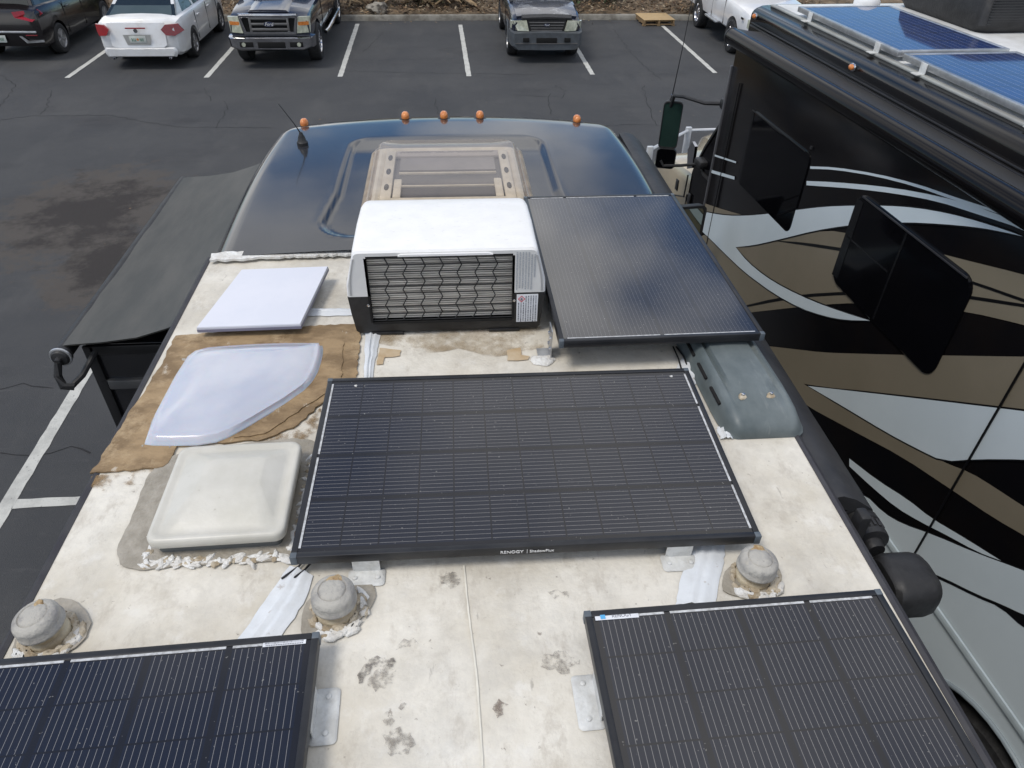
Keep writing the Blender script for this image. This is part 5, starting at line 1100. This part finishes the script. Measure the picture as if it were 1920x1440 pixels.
paint('bronze_band', z5([(300, 720), (370, 750), (527, 813), (700, 785), (950, 728), (1150, 760), (1350, 800), (1570, 860), (1915, 945), (2300, 1050), (2300, 1290), (1915, 1190), (1660, 1130), (1400, 1095), (1085, 1085), (960, 1092), (820, 1105), (595, 1130), (400, 1160), (300, 1170)]), coachtan, .0030, outline=False)
paint('bronze_band', z5([(365, 596), (450, 628), (545, 655), (480, 668), (365, 655)]), coachtan, .0030, outline=False)
paint('silver_swoosh', z5([(340, 636), (370, 642), (420, 652), (480, 660), (560, 661), (668, 652), (760, 640), (830, 630), (950, 616), (1086, 611), (1250, 611), (1400, 622), (1560, 650), (1700, 688), (1830, 730), (1918, 762), (1830, 742), (1700, 717), (1520, 700), (1350, 692), (1200, 696), (1055, 708), (900, 733), (720, 778), (600, 805), (517, 813), (575, 885), (660, 955), (760, 1015), (900, 1080), (1050, 1133), (1172, 1171), (1050, 1168), (950, 1150), (830, 1110), (700, 1038), (560, 935), (470, 850), (400, 780), (340, 722)]), coachsilver, .0060)
for P in ([(690, 780), (850, 790), (1015, 814), (1060, 822), (1060, 838), (1015, 830), (850, 804)], [(560, 1098), (700, 1064), (860, 1041), (1050, 1030), (1200, 1030), (1200, 1045), (1050, 1045), (860, 1056), (720, 1076), (560, 1107)], [(1500, 925), (1700, 988), (1915, 1064), (2200, 1160), (2200, 1176), (1915, 1080), (1700, 1003), (1500, 940)], [(1500, 1030), (1700, 1055), (1915, 1090), (2200, 1130), (2200, 1146), (1915, 1106), (1700, 1072), (1500, 1045)]): paint('black_pinstripe', z5(P), coachedge, .0045, outline=False)
paint('silver_pinstripe', z5([(880, 420), (1000, 424), (1200, 455), (1400, 505), (1600, 575), (1780, 632), (1915, 700), (1780, 644), (1600, 592), (1400, 520), (1200, 468), (1000, 436), (880, 432)]), coachsilver, .0045, outline=False)
paint('silver_pinstripe', z5([(862, 491), (1000, 497), (1200, 514), (1400, 543), (1600, 588), (1760, 640), (1915, 705), (2150, 830), (2150, 850), (1915, 725), (1700, 655), (1500, 590), (1300, 553), (1100, 529), (862, 512)]), coachsilver, .0046, outline=False)
paint('silver_pinstripe', z5([(414, 361), (520, 397), (518, 405), (414, 371)]), coachsilver, .0045, outline=False)
paint('silver_pinstripe', z5([(398, 435), (512, 470), (511, 485), (398, 452)]), coachsilver, .0045, outline=False)
paint('bronze_band', z6([(-60, 70), (80, 85), (250, 105), (450, 111), (891, 118), (1300, 120), (1300, 340), (891, 295), (700, 270), (480, 245), (190, 207), (60, 180), (-60, 140)]), coachtan, .0031, outline=False)
paint('silver_panel', z6([(197, 212), (400, 235), (600, 258), (800, 282), (891, 293), (1300, 345), (1300, 470), (891, 448), (740, 447), (632, 455), (540, 410), (450, 362), (300, 272)]), coachsilver, .0056)
paint('bronze_band', z6([(120, 165), (190, 210), (300, 275), (450, 365), (632, 457), (720, 490), (800, 540), (891, 600), (1200, 790), (1200, 880), (891, 692), (800, 640), (680, 560), (500, 440), (330, 350), (200, 280), (100, 210)]), coachtan, .0033, outline=False)
paint('silver_pinstripe', z6([(330, 445), (420, 515), (520, 578), (590, 635), (700, 700), (818, 774), (740, 745), (640, 690), (560, 650), (480, 603), (400, 535), (330, 470)]), coachsilver, .0050, outline=False)
paint('silver_panel', z6([(380, 560), (440, 620), (500, 655), (600, 690), (740, 750), (891, 805), (1200, 930)]), coachsilver, .0050, extra=[(-8, .95), (-8, .61), (-5.12, .61), (-5.0, .92), (-4.8, 1.05), (-4.55, 1.125), (-4.3, 1.05), (-4.10, .92), (-3.98, .61), (-1.0, .61), (-1.0, .8), (-2.7, 1.05)])
paint('black_pinstripe', z6([(560, 800), (632, 828), (740, 882), (815, 912), (891, 948), (1100, 1030), (1100, 1120), (891, 992), (815, 922), (740, 892), (632, 838), (560, 810)]), coachedge, .0072, outline=False)
m = MB(); m.box((-.012, -3.63, 2.05), (.006, .010, 1.7)); m.build('panel_seam', coachedge, **B, smooth=False)
m = MB(); m.box((-.006, -.18, 1.9), (.006, .008, 2.2)); m.build('panel_seam', coachedge, **B, smooth=False)
m = MB(); m.box((.0, .034, 1.9), (.03, .02, 2.35), bev=.006); m.build('corner_trim', mat('corner_trim_silver', (.16, .16, .17), .3, metal=.5), **B)
m = MB(); m.rings([[(-.010+x, y, 1.275+z) for x, z in ((0, -.03), (-.012, -.022), (-.014, .0), (-.008, .016), (0, .02))] for y in (-8, -.3)]); m.build('rub_rail', mat('rub_rail_silver', (.40, .46, .48), .28, coat=.4), **B)
m = MB(); m.tube([(-.012, -4.55+.60*math.cos(t_), .52+.60*math.sin(t_)) for t_ in [math.pi*k/20 for k in range(21)]], .014, 8); m.build('wheel_arch_trim', mat('arch_trim_grey', (.25, .29, .31), .35), **B)
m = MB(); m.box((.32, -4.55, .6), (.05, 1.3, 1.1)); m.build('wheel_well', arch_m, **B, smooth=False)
for y, x in ((-4.55, .16), (1.80, .42)):
    q = MB(); q.lathe([(.28, -.13), (.46, -.13), (.5, -.08), (.5, .08), (.46, .13), (.30, .13)], n=32, M=Matrix.Translation((x, y, .5)) @ Matrix.Rotation(-math.pi/2, 4, 'Y')); w_ = q.build('wheel', tyre_m, **B)
    q = MB(); q.lathe([(.30, .11), (.29, .13), (.26, .06), (.12, .03), (.11, .09), (.02, .1)], n=32, M=Matrix.Translation((x, y, .5)) @ Matrix.Rotation(-math.pi/2, 4, 'Y')); q.build('rim', chrome, w_, world=False)
# two dark windows
def cwin(px, name='side_window', d=.022):
    Q = [wl(x, y, -d) for x, y in px]; V = smooth_outline([Vector((y, z, 0)) for y, z in Q], 1)
    m = MB(); m.rings([[(.0, v.x, v.y) for v in V], [(-d+.004, v.x, v.y) for v in dil(V, 0)], [(-d, v.x, v.y) for v in dil(V, -.006)]]); q = m.build(name, coachwin, **B, ang=20); return q, V
def yz_rr(y0, y1, z0, z1, r): return [(y, z) for y, z in rrect((y0+y1)/2, (z0+z1)/2, abs(y1-y0), z1-z0, r, 6)]
for (y0, y1, z0, z1) in ((-.50, -1.48, 2.30, 2.895),):
    o_ = yz_rr(y0, y1, z0, z1, .07); m = MB(); m.rings([[(0, y, z) for y, z in o_], [(-.004, y, z) for y, z in o_], [(-.007, -.99+(y+.99)*.985, 2.5975+(z-2.5975)*.975) for y, z in o_]]); wq = m.build('side_window', coachwin, **B, ang=20)
    m = MB(); m.box((-.008, -.95, 2.885), (.006, .90, .010), bev=.003); m.build('window_drip_rail', fiberend, wq, world=False)
o_ = yz_rr(-2.10, -3.19, 2.30, 2.905, .09); m = MB(); cyw, czw = -2.645, 2.6025
m.rings([[(0, y, z) for y, z in o_], [(-.010, y, z) for y, z in o_], [(-.0145, cyw+(y-cyw)*.985, czw+(z-czw)*.975) for y, z in o_]]); wq = m.build('side_window', coachwin, **B, ang=20)
m = MB(); m.box((-.016, -2.645, 2.89), (.008, .98, .012), bev=.004); m.build('window_drip_rail', mat('drip_grey', (.03, .03, .034), .3), wq, world=False)
m = MB(); m.box((-.0150, -2.62, 2.6), (.004, .018, .56)); m.box((-.0150, -2.36, 2.62), (.004, .46, .010)); m.box((-.0150, -2.145, 2.6), (.004, .07, .52)); m.build('window_divider', mat('divider_black', (.007, .007, .008), .2), wq, world=False, smooth=False)
m = MB(); m.box((-.004, -1.45, 2.93), (.012, .02, .02)); m.build('wall_fastener', blackplastic, **B)
for y in (.22, -1.33):
    q = MB(); q.lathe([(.034, 0), (.034, .006), (.028, .012)], n=16, M=Matrix.Translation((.2, y, 3.405)) @ Matrix.Rotation(-math.pi/2, 4, 'Y') @ Matrix.Scale(1.5, 4, (0, 1, 0)) @ Matrix.Scale(.75, 4)); w_ = q.build('marker_lamp', chrome, **B)
    q = MB(); q.lathe([(.024, .01), (.024, .02), (.014, .032), (.004, .035)], n=16, M=Matrix.Translation((.2, y, 3.405)) @ Matrix.Rotation(-math.pi/2, 4, 'Y') @ Matrix.Scale(1.5, 4, (0, 1, 0)) @ Matrix.Scale(.75, 4)); q.build('amber_lens', amber, w_, world=False)
# truck cab and bonnet
X0 = .25
def csec(y, zb, z1, z2, w1, w2, crown=.03):                # half widths at belt and top, about the cab centre line
    cx_ = 1.38; L_ = [(w1*.96, zb), (w1, zb+.1), (w1, z1-.08), (w1-.015, z1), (w2+.03, z2-.07), (w2-.02, z2-.012), (w2-.12, z2)]
    return [(cx_-x, y, z) for x, z in L_] + [(cx_, y, z2+crown)] + [(cx_+x, y, z) for x, z in reversed(L_)]
m = MB(); m.rings([csec(y, .7, z1, z2, 1.13, w2) for y, z1, z2, w2 in ((-.4, 1.85, 2.80, .92), (.50, 1.85, 2.80, .92), (.66, 1.85, 2.70, .90), (1.05, 1.84, 2.0, 1.0))]); m.build('cab_body', coachblk, **B, ang=30)
m = MB(); m.prism([(.243, y, z) for y, z in ((-.1, .72), (1.04, .72), (1.04, 1.44), (.85, 1.40), (.50, 1.28), (-.1, 1.12))], (-.006, 0, 0)); m.build('cab_lower_panel', champagne, **B, smooth=False)
m = MB(); m.prism([(.2365, y, z) for y, z in ((.42, 1.19), (.56, 1.20), (.28, 1.14), (.26, 1.10))], (-.003, 0, 0)); m.build('silver_chevron', coachsilver, **B, smooth=False)
def xs_at(z, w1=1.13, w2=.95, z1=1.85, z2=2.80): return 1.38-(w1+(w2-w1)*(z-z1)/(z2-z1))
wn = [(.08, 1.90), (.95, 1.88), (.86, 2.15), (.60, 2.60), (.08, 2.60)]
m = MB(); V = smooth_outline([Vector((y, z, 0)) for y, z in wn], 1)
m.rings([[(xs_at(v.y)-.002, v.x, v.y) for v in dil(V, .035)], [(xs_at(v.y)-.022, v.x, v.y) for v in dil(V, .03)], [(xs_at(v.y)-.022, v.x, v.y) for v in V], [(xs_at(v.y)-.006, v.x, v.y) for v in V]], cap0=False); dw = m.build('door_window', mat('window_rubber', (.02, .02, .02), .35), **B, ang=30)
m = MB(); m.add([(xs_at(v.y)-.010, v.x, v.y) for v in V], [tuple(range(len(V)))]); m.build('glass', coachwin, dw, world=False, smooth=False)
m = MB(); m.add([(xs_at(z)-.012, y, z) for y, z in ((.10, 1.98), (.24, 2.02), (.30, 2.5), (.14, 2.5))], [(0, 1, 2, 3)]); m.build('reflective_pane', mirror_m, dw, world=False, smooth=False)
m = MB(); m.rings([[(1.38+k*w, y, z) for k in (-1, 1)] + [(1.38+w*.95, y+.012, z) for k in (1,)] + [(1.38-w*.95, y+.012, z)] for y, z, w in ((1.08, 2.03, .92), (.70, 2.66, .82))]); m.build('windscreen', glass_m, **B, smooth=False)
# bonnet and flared wing
def bsec(y, zb, zf, zt, wf, wt):
    cx_ = 1.38; L_ = [(wf*.97, zb), (wf, zb+.1), (wf, zf-.12), (wf-.05, zf-.03), (wf-.14, zf), (wt+.10, zf+.01), (wt, zf+.08), (wt-.06, zt-.04), (wt-.16, zt)]
    return [(cx_-x, y, z) for x, z in L_] + [(cx_, y, zt+.04)] + [(cx_+x, y, z) for x, z in reversed(L_)]
m = MB(); m.rings([bsec(*s_) for s_ in ((1.04, .72, 1.72, 2.02, 1.12, .92), (1.25, .72, 1.72, 1.99, 1.13, .88), (1.55, .70, 1.71, 1.94, 1.17, .82), (1.85, .66, 1.66, 1.88, 1.18, .76), (2.08, .62, 1.54, 1.80, 1.16, .70), (2.28, .60, 1.36, 1.70, 1.10, .64), (2.45, .62, 1.05, 1.50, .95, .55))]); hd = m.build('bonnet', champagne, **B, ang=50)
cut(hd, [MB().lathe([(.63, -.4), (.63, .32)], n=40, M=Matrix.Translation((.2, 1.80, .72)) @ Matrix.Rotation(math.pi/2, 4, 'Y'))])
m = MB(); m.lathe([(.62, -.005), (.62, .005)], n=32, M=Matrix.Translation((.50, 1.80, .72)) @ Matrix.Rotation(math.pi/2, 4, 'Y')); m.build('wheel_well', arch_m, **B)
m = MB(); m.tube([(.210, 1.80+.635*math.cos(t_), .72+.635*math.sin(t_)) for t_ in [math.pi*(.05+k/22) for k in range(21)]], .022, 8); m.build('wing_lip', champagne, **B)
m = MB(); m.lathe([(.045, 0), (.04, .012), (.02, .018)], n=18, M=Matrix.Translation((.215, 2.05, 1.47)) @ Matrix.Rotation(-math.pi/2, 4, 'Y')); m.build('side_marker', lamp_m, **B)
m = MB(); m.prism([(.28, y, z) for y, z in ((1.07, 1.80), (1.20, 1.74), (1.27, 1.92), (1.18, 2.04), (1.09, 2.02))], (-.03, 0, 0)); m.build('air_intake', chrome, **B, ang=20)
m = MB(); m.box((.235, 1.36, 1.50), (.02, .07, .12), bev=.008); m.build('bonnet_latch', blackplastic, **B)
m = MB(); m.box((.235, .97, 1.50), (.02, .07, .12), bev=.008); m.build('bonnet_latch', blackplastic, **B)
m = MB(); m.tube([(.222, 1.46, 1.30), (.215, 1.36, 1.38), (.215, 1.22, 1.43), (.22, 1.08, 1.48), (.225, 1.08, 1.72)], .009, 6); m.build('strap_cable', blackplastic, **B)
m = MB(); m.box((.242, 1.045, 1.12), (.02, .016, .8)); m.build('door_gap', coachedge, **B, smooth=False)
m = MB(); m.box((1.38, 2.62, .62), (2.1, .22, .30), bev=.06); m.build('front_bumper', chrome, **B)
m = MB(); m.box((1.38, 2.55, 1.08), (1.0, .08, .60), bev=.03); m.build('grille', chrome, **B)
# bright guard rail ahead of the bumper
m = MB()
for x, y in ((.52, 3.20), (1.30, 3.90), (2.05, 3.90), (2.80, 3.20)): m.box((x, y, .93), (.085, .055, .66), bev=.012)
for z in (1.21, .66):
    for p, q_ in (((.52, 3.2), (1.30, 3.9)), ((1.30, 3.9), (2.05, 3.9)), ((2.05, 3.9), (2.8, 3.2))): m.tube([(p[0], p[1], z), (q_[0], q_[1], z)], .022, 8)
m.tube([(.7, 2.5, .6), (.7, 3.35, .66)], .03, 8); m.tube([(2.1, 2.6, .6), (2.1, 3.85, .66)], .03, 8)
m.build('guard_rail', steel, **B)
# mirrors
m = MB(); m.tube([(.27, .58, 2.60), (.10, .68, 2.58), (-.04, .88, 2.585), (-.09, 1.0, 2.56), (-.10, 1.03, 2.45)], .018, 8); m.box((.26, .57, 2.60), (.10, .12, .10), bev=.03); m.build('mirror_arm', blackplastic, **B); m = MB(); m.tube([(.24, .85, 1.93), (.06, .90, 1.90), (-.10, .98, 1.87), (-.13, 1.0, 1.92)], .016, 8); m.box((.24, .82, 1.95), (.12, .18, .08), bev=.03); m.build('mirror_arm', blackplastic, **B)
def tallmirror(c, w, h, mt, rz, name, d=.09):
    M2 = Matrix.Translation(c) @ Matrix.Rotation(rz, 4, 'Z') @ Matrix.Rotation(math.radians(90), 4, 'X')
    o = rrect(0, 0, w, h, .04, 5); m = MB(); m.rings([[M2 @ Vector((x*s_, y*s_, z)) for x, y in o] for z, s_ in ((-d, .75), (-d*.5, .97), (0, 1.0), (.012, .97), (.012, .92), (.006, .91))]); q = m.build(name, blackplastic, **B)
    m = MB(); m.prism([M2 @ Vector((x*.91, y*.91, .0065)) for x, y in o], M2.to_3x3() @ Vector((0, 0, .002))); m.build('mirror_glass', mt, q, world=False, smooth=False)
tallmirror((-.075, 1.02, 2.27), .19, .47, mirrordark, -.30, 'tall_mirror'); tallmirror((-.08, 1.0, 1.94), .20, .21, coachwin, -.35, 'round_mirror', .10)
# whip antenna on the mirror arm
t = thing('whip_antenna', O+ex*(-.10)+ey*1.04+Vector((0, 0, 2.50)), 'thin tall black whip antenna clamped to the mirror arm of the black coach', 'antenna')
p0 = t.location.copy(); e_ = aty(1304, -30, (p0+ey*.05).y)
m = MB(); m.tube([p0, p0.lerp(e_, .5)+Vector((.004, 0, 0)), e_], [.006, .004, .003], 6); m.build('whip', blackplastic, t)
m = MB(); m.lathe([(.016, -.05), (.018, 0), (.016, .02), (.008, .06)], c=p0, n=10); m.build('clamp', chrome, t)
m = MB(); m.lathe([(.012, 0), (.012, .03)], c=e_, n=8); m.build('tip', amber, t)

# things on the coach roof
def cpanel(x0, y0, x1, y1, label):
    c = O+ex*(x0+x1)/2+ey*(y0+y1)/2+Vector((0, 0, 3.545)); t = thing('solar_panel', c, label, 'solar panel', 'silver framed solar panels on the coach roof', a)
    w, l_ = abs(x1-x0), abs(y1-y0); m = MB()
    for s in (1, -1): m.box((s*(w/2-.013), 0, -.018), (.026, l_, .036), bev=.002); m.box((0, s*(l_/2-.013), -.018), (w-.052, .026, .036), bev=.002)
    m.build('frame', alu, t, world=False)
    m = MB(); m.box((0, 0, -.006), (w-.05, l_-.05, .006)); m.build('glass', pv_poly, t, world=False, smooth=False)
    m = MB(); m.box((0, 0, -.02), (w-.06, l_-.06, .01)); m.build('backsheet', white_m, t, world=False, smooth=False)
    for yy in (.34, -.34):
        m = MB(); m.box((-w/2-.004, l_*yy, -.032), (.006, .06, .062), bev=.002); m.box((-w/2-.030, l_*yy, -.060), (.05, .06, .005)); m.box((w/2+.004, l_*yy, -.032), (.006, .06, .062)); m.build('bracket', bracket_m, t, world=False)
    return t
cpanel(.35, -.16, 1.11, -1.52, 'blue solar panel with silver frame farthest forward on the coach roof')
cpanel(.35, -1.58, 1.11, -2.98, 'second blue solar panel with silver frame nearer the viewer on the coach roof')
for k in range(2): pass
c = O+ex*1.78+ey*(-.34)+Vector((0, 0, 3.484)); t = thing('air_conditioner', c, 'black louvred air conditioner on the white coach roof at the top right corner', 'air conditioner', rz=a)
m = MB(); m.rings([[Vector((x, y, z)) for x, y in rrect(0, 0, w, l_, r_, 5)] for w, l_, r_, z in ((.74, .98, .08, 0), (.80, 1.04, .08, .05), (.78, 1.0, .10, .22), (.68, .88, .12, .32), (.5, .7, .1, .345))]); m.build('shell', blackplastic, t, world=False, ang=40)
m = MB()
for k in range(10): m.box((-.20+.0*k, -.512+k*.0012, .06+k*.017), (.30, .012, .007)); m.box((.20, -.512+k*.0012, .06+k*.017), (.26, .012, .007))
for k in range(10): m.box((-.392+k*.0012, .0, .06+k*.017), (.012, .72, .007))
m.build('louvres', mat('louvre_black', (.03, .03, .032), .45), t, world=False, smooth=False)
c = O+ex*1.02+ey*.02+Vector((0, 0, 3.484)); t = thing('roof_dome', c, 'small white domed fitting on the coach roof ahead of the solar panels', 'roof fitting', rz=a)
m = MB(); m.lathe([(.13, 0), (.13, .012), (.10, .02)], n=28); m.build('base', coachroof, t, world=False)
m = MB(); m.lathe([(.10, .02), (.10, .06), (.08, .095), (.04, .115), (.005, .12)], n=28); m.build('dome', white_m, t, world=False)
c = O+ex*.40+ey*(-.44)+Vector((0, 0, 3.484)); t = thing('cable_connector', c, 'small black cable connector lying on the coach roof beside the front solar panel', 'cable connector', rz=a)
m = MB(); m.tube([(0, .10, .02), (0, .06, .02), (0, .055, .025), (0, .0, .025), (0, -.005, .018), (.0, -.05, .018)], [.008, .011, .018, .018, .013, .013], 10); m.build('plug', blackplastic, t, world=False)
m = MB(); m.tube([(0, -.05, .018), (.03, -.1, .012), (.08, -.11, .010), (.12, -.06, .01)], .005, 6); m.build('lead', blackplastic, t, world=False)
